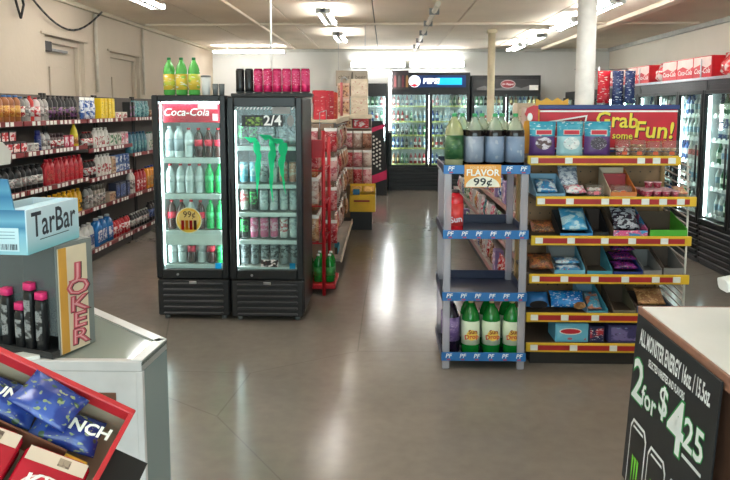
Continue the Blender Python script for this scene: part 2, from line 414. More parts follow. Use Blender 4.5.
# ------------------------------------------------------------------ fluorescent lamps
def lamp(loc, rz, label, L=1.2, wall=False):
    t = thing('fluorescent_lamp', label, 'lamp', loc, rz, 'fluorescent lamps of the shop')
    part('housing', MB().box(-.034, .034, -L / 2, L / 2, -.115, -.06, white, .008), t)
    for sy in (-1, 1): part('stem', MB().cyl((0, sy * L * .3, -.062), (0, sy * L * .3, 0), .012, white, 8), t)
    for sx in (-.066, .066):
        tb = MB().cyl((sx, -L / 2 + .03, -.1), (sx, L / 2 - .03, -.1), .019, tube_m, 10)
        part('tube', tb, t, label='glowing white fluorescent tube')
    for sy in (-1, 1): part('end_cap', MB().box(-.09, .09, sy * (L / 2 - .03), sy * L / 2, -.125, -.06, white, .006), t)
    return t
zl = ZC - .016
for k, y in enumerate((1.2, 3.7, 6.3, 8.9, 11.45)):
    lamp((-.75, y, zl), 0, ['twin tube ceiling lamp of middle row, nearest the shop window', 'twin tube ceiling lamp of middle row above the near counters', 'twin tube ceiling lamp of middle row above the black coolers', 'lit twin tube lamp of middle row, nearer of the two in view', 'lit twin tube lamp of middle row, farther of the two in view'][k])
for k, y in enumerate((3.0, 6.35, 8.2, 9.75, 11.8, 13.35)):
    lamp((2.52, y, zl), 0, ['twin tube ceiling lamp of right row above the counter', 'twin tube ceiling lamp of right row above the snack shelf', 'lit lamp of right row, partly behind the thick white column', 'lit lamp of right row, just left of the thick white column', 'lit lamp of right row between the two columns', 'lit lamp of right row, farthest from the camera'][k])
for k, y in enumerate((2.4, 5.0, 7.35)):
    lamp((-2.62, y, zl), 0, ['twin tube ceiling lamp of left row near the shop window', 'twin tube ceiling lamp of left row above the lighter counter', 'lit lamp of left row at the top edge of the picture'][k])
lamp((-2.75, 13.9, ZC - .04), PI / 2, 'lit lamp set crosswise by the back wall at left', 1.5)
def wall_lamp(x, label):
    t = thing('fluorescent_lamp', label, 'lamp', (x, YB, 2.62), 0, 'fluorescent lamps of the shop')
    part('housing', MB().box(-.6, .6, -.06, 0, -.06, .06, white, .01), t)
    for dz in (-.03, .03): part('tube', MB().cyl((-.57, -.085, dz), (.57, -.085, dz), .019, tube_m, 10), t)
    for s_ in (-1, 1): part('end_cap', MB().box(s_ * .57, s_ * .6, -.11, -.06, -.055, .055, white, .005), t)
wall_lamp(-.15, 'lit lamp on the back wall above the far cooler at left'); wall_lamp(1.1, 'lit lamp on back wall above the blue cooler header')

# ------------------------------------------------------------------ columns
def column(x, y, r, m, label):
    t = thing('support_column', label, 'column', (x, y, 0))
    part('shaft', MB().lathe([(r, 0), (r, ZC - .1)], m, 20), t)
    part('cap_plate', MB().box(-r * 1.25, r * 1.25, -r * 1.25, r * 1.25, ZC - .1, ZC - .046, m, .006), t)
    part('base_plate', MB().box(-r * 1.5, r * 1.5, -r * 1.5, r * 1.5, 0, .015, m, .003), t)
column(2.12, 7.35, .098, pm('column_white_paint', (244, 243, 238), .55), 'thick white steel column behind the red snack sign')
column(1.68, 10.95, .058, pm('column_cream_paint', (222, 208, 176), .55), 'thin cream column in front of the far drink coolers')

# ================================================================== ARTICLES (made once, copied many times)
def k_bottle(name, h, r, body, cap, label, neck=.28, capr=.3, lab=(.2, .62), top=None, n=14, labr=1.02, liquid=None):
    """round bottle; label: material or None; liquid: (material below, level)"""
    sh = 1 - neck
    prof = [(r * .82, 0), (r, h * .03), (r, h * .3), (r * .97, h * .45), (r, h * (sh - .04)), (r * .95, h * (sh + .04)), (r * .74, h * (sh + neck * .42)), (r * .42, h * (sh + neck * .66)), (r * .29, h * .945)]
    mats = body
    if liquid: mats = [liquid] * 5 + [body] * 3
    ps = [('body', MB().lathe(prof, mats, n))]
    if label: ps.append(('label', MB().lathe([(r * labr, h * lab[0]), (r * labr, h * lab[1])], label, n)))
    if cap: ps.append(('cap', MB().lathe([(r * capr * 1.1, h * .935), (r * capr * 1.15, h * .995), (r * capr, h)], cap, 10)))
    return Kind(name, ps)
def k_spray(name, h, r, body, cap, label):
    return Kind(name, [('body', MB().lathe([(r * .93, 0), (r, h * .03), (r, h * .7), (r * .6, h * .78)], body, 12)),
                       ('label', MB().lathe([(r * 1.02, h * .12), (r * 1.02, h * .55)], label, 12)),
                       ('cap', MB().lathe([(r * .8, h * .76), (r * .78, h * .96), (r * .66, h)], cap, 12))])
def k_jug(name, w, d, h, body, cap, label, n=3, fluid=None):
    """flat handled jug (motor oil, washer fluid), front faces -Y, neck offset to +X"""
    b = MB().loft([(0, 0, w * .47, d * .46, .012, 0), (0, 0, w * .5, d * .5, .016, h * .03), (0, 0, w * .5, d * .5, .016, h * .62), (w * .03, 0, w * .45, d * .47, .016, h * .7),
                   (w * .14, 0, w * .3, d * .4, .014, h * .82), (w * .2, 0, w * .16, d * .26, .012, h * .88), (w * .2, 0, w * .15, w * .15, .02, h * .93)], body, n)
    hd = MB()
    pts = [Vector((-w * .42, 0, h * .62)), Vector((-w * .36, 0, h * .78)), Vector((-w * .16, 0, h * .87)), Vector((w * .1, 0, h * .84))]
    for p, q in zip(pts[:-1], pts[1:]): hd.cyl(p, q, d * .13, body, 7)
    c = MB().lathe([(w * .19, h * .92), (w * .19, h * .99), (w * .16, h)], cap, 10, Matrix.Translation((w * .2, 0, 0)))
    ps = [('body', b), ('handle', hd), ('cap', c)]
    if label: ps.append(('label', MB().box(-w * .38, w * .38, -d * .5 - .003, -d * .5 + .004, h * .14, h * .56, label, .002)))
    return Kind(name, ps)
def k_box(name, w, d, h, body, front, lid=None):
    ps = [('carton', MB().box(-w / 2, w / 2, -d / 2, d / 2, 0, h, body, .004)),
          ('label', MB().box(-w * .43, w * .43, -d / 2 - .002, -d / 2 + .003, h * .12, h * .86, front, .001))]
    if lid: ps.append(('lid', MB().box(-w / 2 - .002, w / 2 + .002, -d / 2 - .002, d / 2 + .002, h * .9, h + .004, lid, .003)))
    return Kind(name, ps)
def k_bag(name, w, h, t, m, crimp=None, seed=1, label=None):
    ps = [('pouch', MB().pouch(w, h, t, m, seed=seed, crimp=crimp, flatbase=.5))]
    if label: ps.append(('label', MB().add([(p[0], -t * .5 - .004, p[2]) for p in disc(w * .3, 14, 0, 0, h * .5, h * .16)], [tuple(range(14))], label)))
    return Kind(name, ps)
def k_can(name, h, r, mats, n=14):
    lidm = pm('can_aluminium', (200, 202, 205), .3, .9)
    b, s = mats
    return Kind(name, [('body', MB().lathe([(r * .78, 0), (r, h * .05), (r, h * .3), (r, h * .88), (r * .82, h * .96)], [lidm, b, s, b], n)),
                       ('lid', MB().lathe([(r * .84, h * .955), (r * .84, h * .975), (r * .76, h * .975), (r * .74, h * .96)], lidm, n))])
mcount = [0]
def P(rgb, rough=.4): return pm('plastic_%d_%d_%d' % rgb, rgb, rough)
LB = {  # label prints
    'busy': printed('label_white_red_print', [(230, 228, 220), (170, 40, 50), (60, 60, 70), (225, 220, 210)], 45),
    'dark': printed('label_black_gold_print', [(20, 20, 22), (120, 70, 130), (170, 150, 60), (25, 25, 30)], 40),
    'blue': printed('label_blue_white_print', [(40, 80, 150), (220, 225, 230), (60, 120, 180), (230, 232, 235)], 35),
    'navy': printed('label_navy_print', [(40, 60, 110), (50, 80, 140), (210, 215, 225), (30, 40, 80)], 30),
    'red': printed('label_red_white_print', [(190, 30, 40), (240, 230, 225), (200, 40, 50), (150, 20, 30)], 40),
    'green': printed('label_green_print', [(40, 120, 70), (220, 225, 210), (70, 150, 90), (150, 40, 50)], 35),
    'pink': printed('label_pink_print', [(210, 90, 120), (235, 225, 225), (170, 40, 80), (240, 200, 210)], 40),
    'teal': printed('label_teal_print', [(40, 110, 120), (90, 160, 160), (200, 215, 215), (40, 70, 90)], 35),
    'grey': printed('label_grey_print', [(120, 118, 115), (200, 198, 192), (80, 78, 76), (160, 40, 40)], 40),
    'gold': printed('label_amber_print', [(200, 150, 60), (170, 100, 40), (230, 210, 160), (120, 60, 30)], 40),
    'brown': printed('label_brown_print', [(110, 70, 50), (190, 150, 110), (150, 50, 50), (220, 200, 180)], 40),
}

# ================================================================== LEFT WALL SHELVING
XF = -3.20                                    # shelf edge
rail_tag = MB()
def gondola_section(y0, y1, levels, label):
    t = thing('gondola_shelf_unit', label, 'shelving', (XL, (y0 + y1) / 2, 0), 0, 'wall shelving sections on the left')
    hw = (y1 - y0) / 2
    part('back_panel', MB().box(.025, .045, -hw + .02, hw - .02, .1, 1.84, pm('shelf_back_panel', (92, 84, 78), .7), .003), t)
    for s_ in (-1, 1): part('upright', MB().box(.02, .06, s_ * hw - s_ * .02 - .018, s_ * hw - s_ * .02 + .018, 0, 1.86, dark, .004), t)
    for k, (z, d) in enumerate(levels):
        xe = (XF - XL) - d
        sh = MB().box(.05, xe - .012, -hw + .004, hw - .004, z - .03, z, pm('shelf_steel_tan', (112, 102, 94), .5), .004)
        if k == len(levels) - 1: sh.box(.05, xe - .05, -hw + .004, hw - .004, 0, z - .03, pm('kick_plate', (52, 46, 44), .6), .004)
        so = part('shelf', sh, t)
        part('price_rail', MB().box(xe - .012, xe, -hw + .004, hw - .004, z - .038, z + .008, dred, .003), so)
        tg = MB(); y = -hw + .05
        while y < hw - .09:
            if random.random() < .8: tg.box(xe, xe + .004, y, y + .052, z - .034, z + .003, paper, 0)
            y += random.choice((.075, .09, .13))
        if tg.v: part('price_tags', tg, so, kind='stuff')
    return t
SEC = [(4.66, 5.94), (5.96, 7.24), (7.26, 8.54), (8.56, 9.84), (9.86, 11.14)]
LEV1 = [(1.575, .0), (1.30, .0), (.955, 0), (.605, 0), (.14, 0)]
LEV2 = [(1.575, 0), (1.25, 0), (.925, 0), (.605, 0), (.14, 0)]
LEV3 = [(1.575, 0), (1.12, 0), (.605, 0), (.14, 0)]
gondola_section(*SEC[0], LEV1, 'wall shelf section nearest the camera, at the left picture edge')
gondola_section(*SEC[1], LEV1, 'wall shelf section of red and yellow oil jugs')
gondola_section(*SEC[2], LEV2, 'wall shelf section of white jugs with yellow boxes on top')
gondola_section(*SEC[3], LEV3, 'wall shelf section farthest back, beside the glass-door cooler')
gondola_section(*SEC[4], LEV3, 'wall shelf section hidden mostly behind the left cooler')
def row(kind, y0, n, dy, z, label, cat, dx=.075, jit=.003, turn=.06, scale=None):
    """a row of the same article along the left shelves, fronts to the aisle"""
    for i in range(n):
        lb = label if n == 1 else '%s, %s from left' % (label, nth(i))
        kind.put((XF - dx - random.uniform(0, .012), y0 + i * dy + random.uniform(-jit, jit), z + .001), PI / 2 + random.uniform(-turn, turn), lb, cat, label, scale)
amber = k_bottle('additive_bottle', .235, .042, P((150, 92, 52), .3), P((60, 110, 170)), LB['gold'], .25, .42)
greyb = k_bottle('additive_bottle', .225, .036, P((120, 116, 112)), P((70, 110, 160)), LB['busy'], .25, .4)
redb = k_bottle('additive_bottle', .235, .036, P((196, 52, 44)), P((196, 52, 44)), LB['busy'], .25, .35)
whtr = k_bottle('additive_bottle', .22, .04, P((226, 214, 210)), P((196, 52, 60)), LB['red'], .25, .35)
silv = k_bottle('additive_bottle', .225, .036, P((170, 166, 160)), P((60, 60, 62)), LB['grey'], .3, .4)
blkt = k_bottle('additive_bottle', .245, .04, P((26, 26, 28), .3), P((26, 26, 28)), LB['dark'], .3, .35, (.14, .55))
z1 = 1.575
row(greyb, 5.42, 3, .085, z1, 'grey additive bottle on the top shelf at the left picture edge', 'bottle')
row(amber, 5.70, 4, .092, z1, 'amber bottle with blue cap at the left end of the top shelf', 'bottle')
row(greyb, 6.07, 1, .08, z1, 'grey bottle with blue cap beside the amber bottles, top shelf', 'bottle')
row(silv, 6.15, 1, .08, z1, 'silver bottle with dark cap left of the red bottle, top shelf', 'bottle')
row(redb, 6.23, 1, .08, z1, 'bright red bottle on the top wall shelf', 'bottle')
row(whtr, 6.32, 1, .08, z1, 'white bottle with red cap beside the red bottle, top shelf', 'bottle')
row(silv, 6.41, 2, .08, z1, 'silver bottle with dark cap next to the black bottles, top shelf', 'bottle')
row(blkt, 6.58, 7, .09, z1, 'tall black bottle with gold and purple label on top shelf', 'bottle')
wash = k_bag('wash_mitt_bag', .12, .24, .05, LB['blue'], paper, 3)
row(wash, 7.31, 3, .125, z1, 'blue and white bag between black bottles and yellow boxes, top shelf', 'bag')
ybox = k_box('filter_box', .084, .10, .235, P((226, 190, 24)), printed('yellow_box_print', [(240, 208, 36), (244, 214, 50), (40, 40, 30), (244, 220, 80)], 22))
row(ybox, 7.74, 4, .098, z1, 'tall yellow box on the top wall shelf', 'box')
lbox = k_box('bulb_box', .16, .1, .075, P((214, 204, 190)), LB['busy'])
row(lbox, 8.22, 2, .175, z1, 'low cream box right of the yellow boxes, top shelf', 'box')
dbox = k_box('wiper_box', .05, .1, .2, P((38, 40, 40)), LB['dark'])
row(dbox, 8.60, 2, .1, z1, 'narrow black box on the top shelf beside the green pouches', 'box')
tpou = k_bag('sponge_pouch', .15, .22, .06, LB['teal'], None, 5)
row(tpou, 8.83, 4, .16, z1, 'green grey pouch at the far end of the top wall shelf', 'pouch')
rpou = k_bag('sponge_pouch', .15, .1, .06, LB['brown'], None, 6)
row(rpou, 9.50, 2, .16, z1, 'low brown pouch at the very end of the top wall shelf', 'pouch')
# second shelf
z2 = 1.30
rbx = k_box('fuse_box', .11, .1, .1, P((44, 34, 36)), LB['red'])
row(rbx, 5.52, 5, .12, z2, 'small black box with red print on second wall shelf', 'box')
for i in range(3):
    rbx.put((XF - .08, 5.58 + i * .12, z2 + .104), PI / 2, 'small black red-print box stacked on others, second wall shelf, %s from left' % nth(i), 'box', 'stacked small black boxes')
wbx = k_box('bulb_box', .09, .08, .075, P((222, 220, 214)), LB['grey'])
row(wbx, 6.13, 2, .1, z2, 'small white box on the second wall shelf', 'box')
bluet = k_spray('spray_bottle', .19, .03, P((44, 48, 120)), P((44, 48, 120)), LB['navy'])
row(bluet, 6.33, 1, .1, z2, 'dark blue spray can on the second wall shelf', 'spray can')
wbt = k_bottle('additive_bottle', .17, .036, P((205, 204, 200)), P((120, 120, 120)), LB['grey'], .3, .4)
row(wbt, 6.41, 2, .082, z2, 'short pale grey bottle right of the dark blue can', 'bottle')
rspr = k_spray('spray_can', .15, .03, P((110, 90, 92)), P((60, 40, 44)), LB['busy'])
row(rspr, 6.58, 4, .072, z2, 'short spray can with maroon cap on second wall shelf', 'spray can')
pk = k_box('polish_tin', .085, .06, .12, P((190, 60, 84)), LB['pink'])
row(pk, 6.88, 2, .1, z2, 'pink carton left of the yellow bottle, second wall shelf', 'box')
ylb = k_bottle('funnel_bottle', .24, .042, P((226, 206, 50)), P((226, 206, 50)), LB['gold'], .5, .24, (.1, .4))
row(ylb, 7.09, 1, .1, z2, 'pointed yellow bottle standing on second wall shelf', 'bottle')
z2b = 1.25
dkb = k_bottle('additive_bottle', .19, .036, P((52, 46, 44)), P((150, 40, 44)), LB['busy'], .25, .4)
row(dkb, 7.31, 3, .08, z2b, 'dark bottle with red cap left of the white jugs, second shelf', 'bottle')
wjug = k_jug('coolant_jug', .085, .06, .225, P((226, 224, 216)), P((226, 224, 216)), LB['busy'])
row(wjug, 7.59, 4, .097, z2b, 'white jug with printed label on second wall shelf', 'jug')
gpk = k_box('wipes_pack', .1, .08, .15, P((206, 206, 196)), LB['green'])
row(gpk, 8.0, 3, .11, z2b, 'white and green carton on second wall shelf', 'box')
ppk = k_box('wipes_pack', .1, .08, .155, P((206, 186, 186)), LB['pink'])
row(ppk, 8.34, 2, .11, z2b, 'pink and white carton on second wall shelf', 'box')
tjug = k_jug('detergent_jug', .1, .075, .27, P((52, 110, 128)), P((40, 80, 110)), LB['teal'])
row(tjug, 8.64, 5, .125, 1.12, 'teal jug on the far section of the wall shelving', 'jug')
gjug = k_jug('detergent_jug', .1, .075, .25, P((196, 204, 200)), P((80, 130, 110)), LB['green'])
row(gjug, 9.30, 4, .125, 1.12, 'pale jug behind the teal jugs, beside the cooler', 'jug')
# third shelf
z3 = .955
blj = k_bottle('oil_bottle', .225, .044, P((28, 27, 28), .35), P((28, 27, 28)), LB['grey'], .3, .4, (.18, .55))
row(blj, 5.62, 8, .098, z3, 'black oil bottle with grey label on third wall shelf', 'bottle')
rjg = k_jug('motor_oil_jug', .098, .07, .25, P((176, 26, 40)), P((176, 26, 40)), printed('red_jug_label', [(150, 20, 34), (186, 32, 46), (200, 160, 120), (160, 20, 36)], 40))
row(rjg, 6.44, 8, .102, z3, 'red motor oil jug on third wall shelf', 'jug')
z3b = .925
row(dkb, 7.33, 3, .085, z3b, 'dark bottle with red cap between red and white jugs, third shelf', 'bottle', scale=1.05)
row(wjug, 7.62, 4, .1, z3b, 'white jug with printed label on third wall shelf', 'jug', scale=1.08)
crm = k_box('wipes_pack', .1, .08, .2, P((200, 180, 150)), LB['brown'])
row(crm, 8.02, 1, .1, z3b, 'tan carton right of the white jugs, third wall shelf', 'box')
bpk = k_box('wipes_pack', .105, .08, .1, P((52, 92, 150)), LB['blue'])
row(bpk, 8.14, 4, .112, z3b, 'blue carton in the lower layer on third wall shelf', 'box')
for i in range(4): bpk.put((XF - .085, 8.14 + i * .112, z3b + .105), PI / 2 + random.uniform(-.1, .1), 'blue carton in upper layer on third wall shelf, %s from left' % nth(i), 'box', 'upper blue cartons')
# fourth shelf
z4 = .605
yjg = k_jug('motor_oil_jug', .098, .07, .245, P((232, 176, 20)), P((222, 160, 16)), printed('yellow_jug_label', [(226, 170, 20), (40, 36, 30), (236, 190, 40), (180, 60, 30)], 30))
row(yjg, 5.75, 14, .104, z4, 'yellow motor oil jug on fourth wall shelf', 'jug')
row(silv, 7.31, 2, .085, z4, 'silver bottle with dark cap right of the yellow jugs, fourth shelf', 'bottle')
row(k_spray('spray_can', .23, .035, P((150, 144, 132)), P((110, 104, 96)), LB['grey']), 7.5, 4, .08, z4, 'tan grey spray can on the fourth wall shelf', 'spray can')
cbx = k_box('filter_box', .2, .1, .1, P((180, 160, 138)), LB['brown'])
row(cbx, 7.93, 1, .2, z4, 'low tan carton on the fourth wall shelf', 'box')
row(k_box('filter_box', .1, .1, .19, P((56, 62, 80)), LB['navy']), 8.1, 4, .11, z4, 'dark navy carton on the fourth wall shelf', 'box')
row(k_bottle('cleaner_bottle', .28, .04, P((224, 222, 214)), P((200, 200, 196)), LB['grey'], .3, .4), 8.6, 2, .09, z4, 'tall white bottle on the fourth wall shelf', 'bottle')
rj2 = k_jug('detergent_jug', .11, .08, .28, P((178, 30, 36)), P((150, 24, 30)), LB['red'])
row(rj2, 8.82, 3, .118, z4, 'large red jug on the far section, fourth shelf', 'jug')
oj2 = k_jug('detergent_jug', .11, .08, .3, P((230, 150, 30)), P((40, 60, 140)), LB['gold'])
row(oj2, 9.18, 5, .12, z4, 'orange jug beside the cooler on fourth wall shelf', 'jug')
# bottom shelf
z5 = .14
wgal = k_jug('gallon_jug', .125, .1, .29, P((222, 222, 216)), P((222, 222, 216)), LB['navy'])
row(wgal, 6.3, 9, .133, z5, 'white gallon jug with navy label on bottom wall shelf', 'jug', .09)
bgal = k_jug('gallon_jug', .15, .12, .31, pm('blue_washer_fluid', (40, 110, 176), .15), P((226, 226, 226)), LB['blue'])
row(bgal, 7.53, 3, .16, z5, 'blue washer fluid jug on the bottom wall shelf', 'jug', .09)
row(k_bottle('charcoal_fluid_bottle', .22, .042, P((190, 36, 44)), P((40, 40, 40)), LB['red'], .3, .4), 8.0, 6, .092, z5, 'red bottle with black cap on the bottom wall shelf', 'bottle')
row(k_bottle('antifreeze_bottle', .2, .042, P((36, 36, 38)), P((210, 208, 200)), LB['grey'], .3, .4), 8.6, 7, .09, z5, 'black bottle with white cap on the bottom wall shelf', 'bottle')
row(k_bottle('antifreeze_bottle', .26, .05, P((30, 30, 34)), P((30, 30, 34)), LB['navy'], .3, .4), 9.28, 5, .11, z5, 'tall black bottle at the far end of bottom wall shelf', 'bottle')

# ================================================================== GLASS-DOOR COOLERS (free standing pair)
lin_w = pm('cooler_liner_white', (226, 232, 232), .4)
def merch(xc, y0, w, d, h, label, shelves, gz0, gz1, rails, ledx, lin_w=lin_w, full=True):
    """upright cooler: cabinet, glazed door, louvred base, lit shelves; front faces -Y; root at the front foot line"""
    t = thing('glass_door_cooler', label, 'cooler', (xc, y0, 0), 0, 'pair of upright black coolers')
    hw = w / 2
    cb = MB().box(-hw, -hw + .035, .05, d, .05, h, black, .006).box(hw - .035, hw, .05, d, .05, h, black, .006).box(-hw + .035, hw - .035, d - .03, d, .05, h, black)
    cb.box(-hw + .035, hw - .035, .05, d - .03, h - .05, h, black).box(-hw + .035, hw - .035, .05, d - .03, .05, gz0 - .03, black)
    part('cabinet', cb, t)
    ln = MB().box(-hw + .036, -hw + .042, .055, d - .032, gz0 - .028, h - .052, lin_w).box(hw - .042, hw - .036, .055, d - .032, gz0 - .028, h - .052, lin_w).box(-hw + .042, hw - .042, d - .04, d - .032, gz0 - .028, h - .052, lin_w)
    part('inner_liner', ln, t, label='white lit inside lining')
    dr = MB().box(-hw, -hw + .052, -.005, .045, gz0 - .075, h, black, .008).box(hw - .052, hw, -.005, .045, gz0 - .075, h, black, .008)
    dr.box(-hw + .052, hw - .052, -.005, .045, gz1, h, black, .006).box(-hw + .052, hw - .052, -.005, .045, gz0 - .075, gz0, black, .006)
    do = part('door', dr, t)
    part('glass_pane', MB().box(-hw + .052, hw - .052, .012, .02, gz0, gz1, glass), do)
    part('handle', MB().box(-hw + .006, -hw + .02, -.03, -.005, .75, 1.15, blackm, .005), do)
    part('lock', MB().cyl((-.12, -.012, gz0 - .04), (-.12, -.004, gz0 - .04), .01, steel), do)
    # louvred base
    gr = MB().box(-hw + .004, hw - .004, .0, .05, .035, gz0 - .085, blackm, .01)
    go = part('base_panel', gr, t)
    n = 6; zb, zt = .055, gz0 - .12
    sl = MB().box(-hw + .05, hw - .05, -.014, .004, -.011, .011, pm('louvre_dark_grey', (44, 45, 48), .4), .006).mesh('louvre')
    for i in range(n): part('louvre', sl, go, (0, 0, zb + (zt - zb) * i / (n - 1)))
    part('badge', MB().box(-.03, .03, -.016, -.004, zt + .004, zt + .026, steel, .003), go)
    for s_ in (-1, 1): part('foot', MB().lathe([(.022, 0), (.022, .036)], grey, 10, Matrix.Translation((s_ * (hw - .06), .06, 0))), t)
    for z in shelves:
        so = part('wire_shelf', MB().box(-hw + .05, hw - .05, .075, d - .06, z - .012, z, white, .002), t)
        part('price_rail', MB().box(-hw + .05, hw - .05, .065, .075, z - .03, z + rails, pm('price_rail_white', (236, 240, 238), .4), .002), so)
    part('light_strip', MB().box(ledx, ledx + .022, .06, .078, gz0 + .02, gz1 - .03, led_m, .003), t, label='glowing vertical light strip')
    if full: part('light_strip', MB().box(hw - .065, hw - .05, .06, .075, gz0 + .02, gz1 - .03, led_m, .003), t, label='glowing vertical light strip')
    if full: part('light_strip', MB().box(-hw + .06, hw - .06, .06, .085, gz1 - .015, gz1 + .01, led_m, .003), t, label='glowing light strip over the shelves')
    return t, do
F1X, F1Y, F1W = -1.535, 5.30, .585
F2X, F2Y, F2W = -.935, 5.28, .585
f1, d1 = merch(F1X, F1Y, F1W, .66, 1.80, 'black glass-door cooler with white lit inside and round price sticker', (1.293, 1.004, .707, .43), .415, 1.752, .012, -.262)
f2, d2 = merch(F2X, F2Y, F2W, .66, 1.785, 'black glass-door cooler with green claw mark on its glass', (1.395, 1.092, .866, .642, .425), .415, 1.71, .002, -.262, pm('cooler_liner_grey', (112, 118, 120), .5), False)
white_glowless = pm('sticker_white', (244, 244, 240), .5)
part('white_panel', MB().box(-.24, .24, .062, .07, .60, .685, white_glowless, .002), f1, label='plain white band under the third shelf')
# --- prints and stickers of the left cooler
hb = MB().box(-.235, .235, .1, .104, 1.585, 1.735, pm('cola_red_banner', (176, 22, 48), .4))
ho = part('header_banner', hb, f1, label='red cola banner')
part('lettering', MB().text('Coca-Cola', (-.05, .099, 1.665), (1, 0, 0), (0, 0, 1), .085, white_glowless, .01, .25), ho)
part('paper_sign', MB().box(.07, .225, .008, .011, 1.69, 1.742, sticker('paper_film', (240, 240, 238))), d1, label='blank white paper strip')
part('paper_sign', MB().box(.185, .228, .008, .011, 1.6, 1.655, sticker('paper_film', (240, 240, 238))), d1, label='small white paper square')
st = MB().add(disc(.105, 28, .0105, -.025, .81), [tuple(range(28))], sticker('sticker_cream', (246, 240, 214)))
st.add(disc(.098, 28, .0095, -.025, .81), [tuple(range(28))], sticker('sticker_yellow', (246, 206, 96)))
st.add(disc(.085, 28, .0085, -.025, .82, .07), [tuple(range(28))], sticker('sticker_pale', (248, 236, 190)))
so = part('price_sticker', st, d1, label='round yellow 99 cent sticker')
part('price_number', MB().text('99¢', (-.02, .0075, .856), (1, 0, 0), (0, 0, 1), .07, pm('ink_brown', (70, 40, 20)), .012), so)
pic = MB()
for i, c in enumerate([(210, 50, 60), (226, 140, 40), (200, 40, 50), (90, 60, 50)]): pic.box(-.085 + i * .033, -.062 + i * .033, .0075, .0085, .735, .81, sticker('sticker_bottle_%d' % i, c))
part('bottle_picture', pic, so)
part('energy_sticker', MB().box(.18, .228, .0085, .0105, .418, .465, sticker('energy_blue', (60, 180, 220))), d1, label='small light blue energy sticker')
# --- prints of the right cooler
hd = MB()
for i in range(17): hd.add([(-.225 + i * .027, .0085, 1.688), (-.213 + i * .027, .0085, 1.706), (-.203 + i * .027, .0085, 1.706), (-.215 + i * .027, .0085, 1.688)], [(0, 1, 2, 3)], white_glowless)
part('hatched_strip', hd, d2, label='black and white hatched strip')
part('paper_sign', MB().box(.06, .2, .0065, .0085, 1.655, 1.708, sticker('paper_film', (240, 240, 238))), d2, label='blank white paper strip')
bo = part('price_banner', MB().box(-.18, .14, .009, .011, 1.555, 1.645, pm('banner_black', (28, 30, 30), .4)), d2)
part('price_number', MB().text('2/4', (.06, .008, 1.6), (1, 0, 0), (0, 0, 1), .11, white_glowless, .02), bo)
part('banner_print', MB().box(-.15, -.02, .0075, .009, 1.565, 1.63, printed('banner_green_print', [(30, 40, 20), (120, 160, 60), (170, 190, 90), (40, 50, 30)], 50)), bo)
part('round_tag', MB().add(disc(.027, 16, .0085, .2, 1.6, .045), [tuple(range(16))], sticker('paper_film', (240, 240, 238))), d2)
clw = sticker('claw_green', (70, 255, 180))
for k, (cx, top, bot) in enumerate(((-.075, 1.44, 1.0), (.04, 1.46, .96), (.13, 1.43, 1.02))):
    rd = random.Random(k + 3); L_ = []; R_ = []
    n = 12
    for i in range(n + 1):
        v = i / n; z = top + (bot - top) * v
        wv = (.034 * (1 - v) ** .8 + .012 * (1 - v)) * (1 if v > .05 else .75); c = cx + .012 * math.sin(5 * v + k) + .02 * v
        L_.append((c - wv * rd.uniform(.35, 1.0), .0085, z)); R_.append((c + wv * rd.uniform(.5, .9), .0085, z))
    fang = [(cx - .09, .0085, top + .035), (cx - .04, .0085, top - .012), (cx + .02, .0085, top + .005), (cx, .0085, top + .03)]
    m_ = MB().add(L_ + R_, [(i, i + 1, n + 2 + i, n + 1 + i) for i in range(n)], clw); m_.add(fang, [(0, 1, 2, 3)], clw)
    part('claw_mark', m_, d2, label='bright green claw stroke')
part('energy_sticker', MB().box(.18, .226, .0085, .0105, .425, .472, sticker('energy_blue', (60, 180, 220))), d2, label='small light blue energy sticker')
part('paper_sign', MB().box(-.05, .09, .0085, .0105, .44, .5, printed('price_sign_print', [(30, 30, 30), (230, 230, 226), (150, 60, 50), (30, 30, 30)], 40)), d2)
# --- contents
sodared = k_bottle('cola_bottle', .235, .035, pm('cola_brown', (60, 30, 28), .15), P((196, 24, 44)), pm('cola_label_red', (204, 30, 60), .4), .34, .36, (.38, .6))
sodagrn = k_bottle('soda_bottle', .235, .035, pm('green_pet', (30, 150, 80), .15), P((40, 160, 80)), pm('lime_label', (60, 180, 110), .4), .34, .36, (.38, .6))
sodaclr = k_bottle('water_bottle', .235, .035, pm('clear_pet', (206, 214, 214), .15), P((220, 40, 60)), pm('pale_label', (226, 230, 230), .4), .34, .36, (.38, .6))
sodawht = k_bottle('milk_bottle', .25, .038, pm('milk_white', (210, 216, 216), .3), P((190, 200, 204)), pm('grey_label', (150, 160, 166), .4), .3, .4, (.2, .6))
def in_fridge(X, Y, kinds, z, dx, x0, where, sy=.13):
    for i, (k, nm) in enumerate(kinds):
        lab = '%s %s, %s from left' % (nm, where, nth(i)); grp = nm + ' ' + where
        k.put((X + x0 + i * dx, Y + sy + random.uniform(0, .02), z + .0135), random.uniform(-.2, .2), lab, 'can' if 'can' in nm else 'bottle', grp)
A_, B_, C_, D_ = (sodared, 'cola bottle with red label'), (sodagrn, 'green soda bottle'), (sodaclr, 'clear bottle with red cap'), (sodawht, 'pale milk bottle')
w1 = 'of the left upright cooler'
in_fridge(F1X, F1Y, [D_, D_, C_, A_, A_, A_], 1.293, .079, -.2, 'on top shelf ' + w1)
in_fridge(F1X, F1Y, [C_, C_, C_, C_, B_, B_], 1.004, .079, -.2, 'on second shelf ' + w1)
in_fridge(F1X, F1Y, [A_, A_, C_, A_, B_, B_], .707, .079, -.2, 'on third shelf ' + w1)
in_fridge(F1X, F1Y, [C_, C_, A_, C_, A_, B_], .43, .079, -.2, 'on bottom shelf ' + w1)
def cank(nm, a, b): return (k_can('energy_drink_can', .172, .034, (pm('can_' + nm + '_a', a, .3, .3), printed('can_' + nm + '_print', [a, b, a, b], 60))), nm.replace('_', ' ') + ' can')
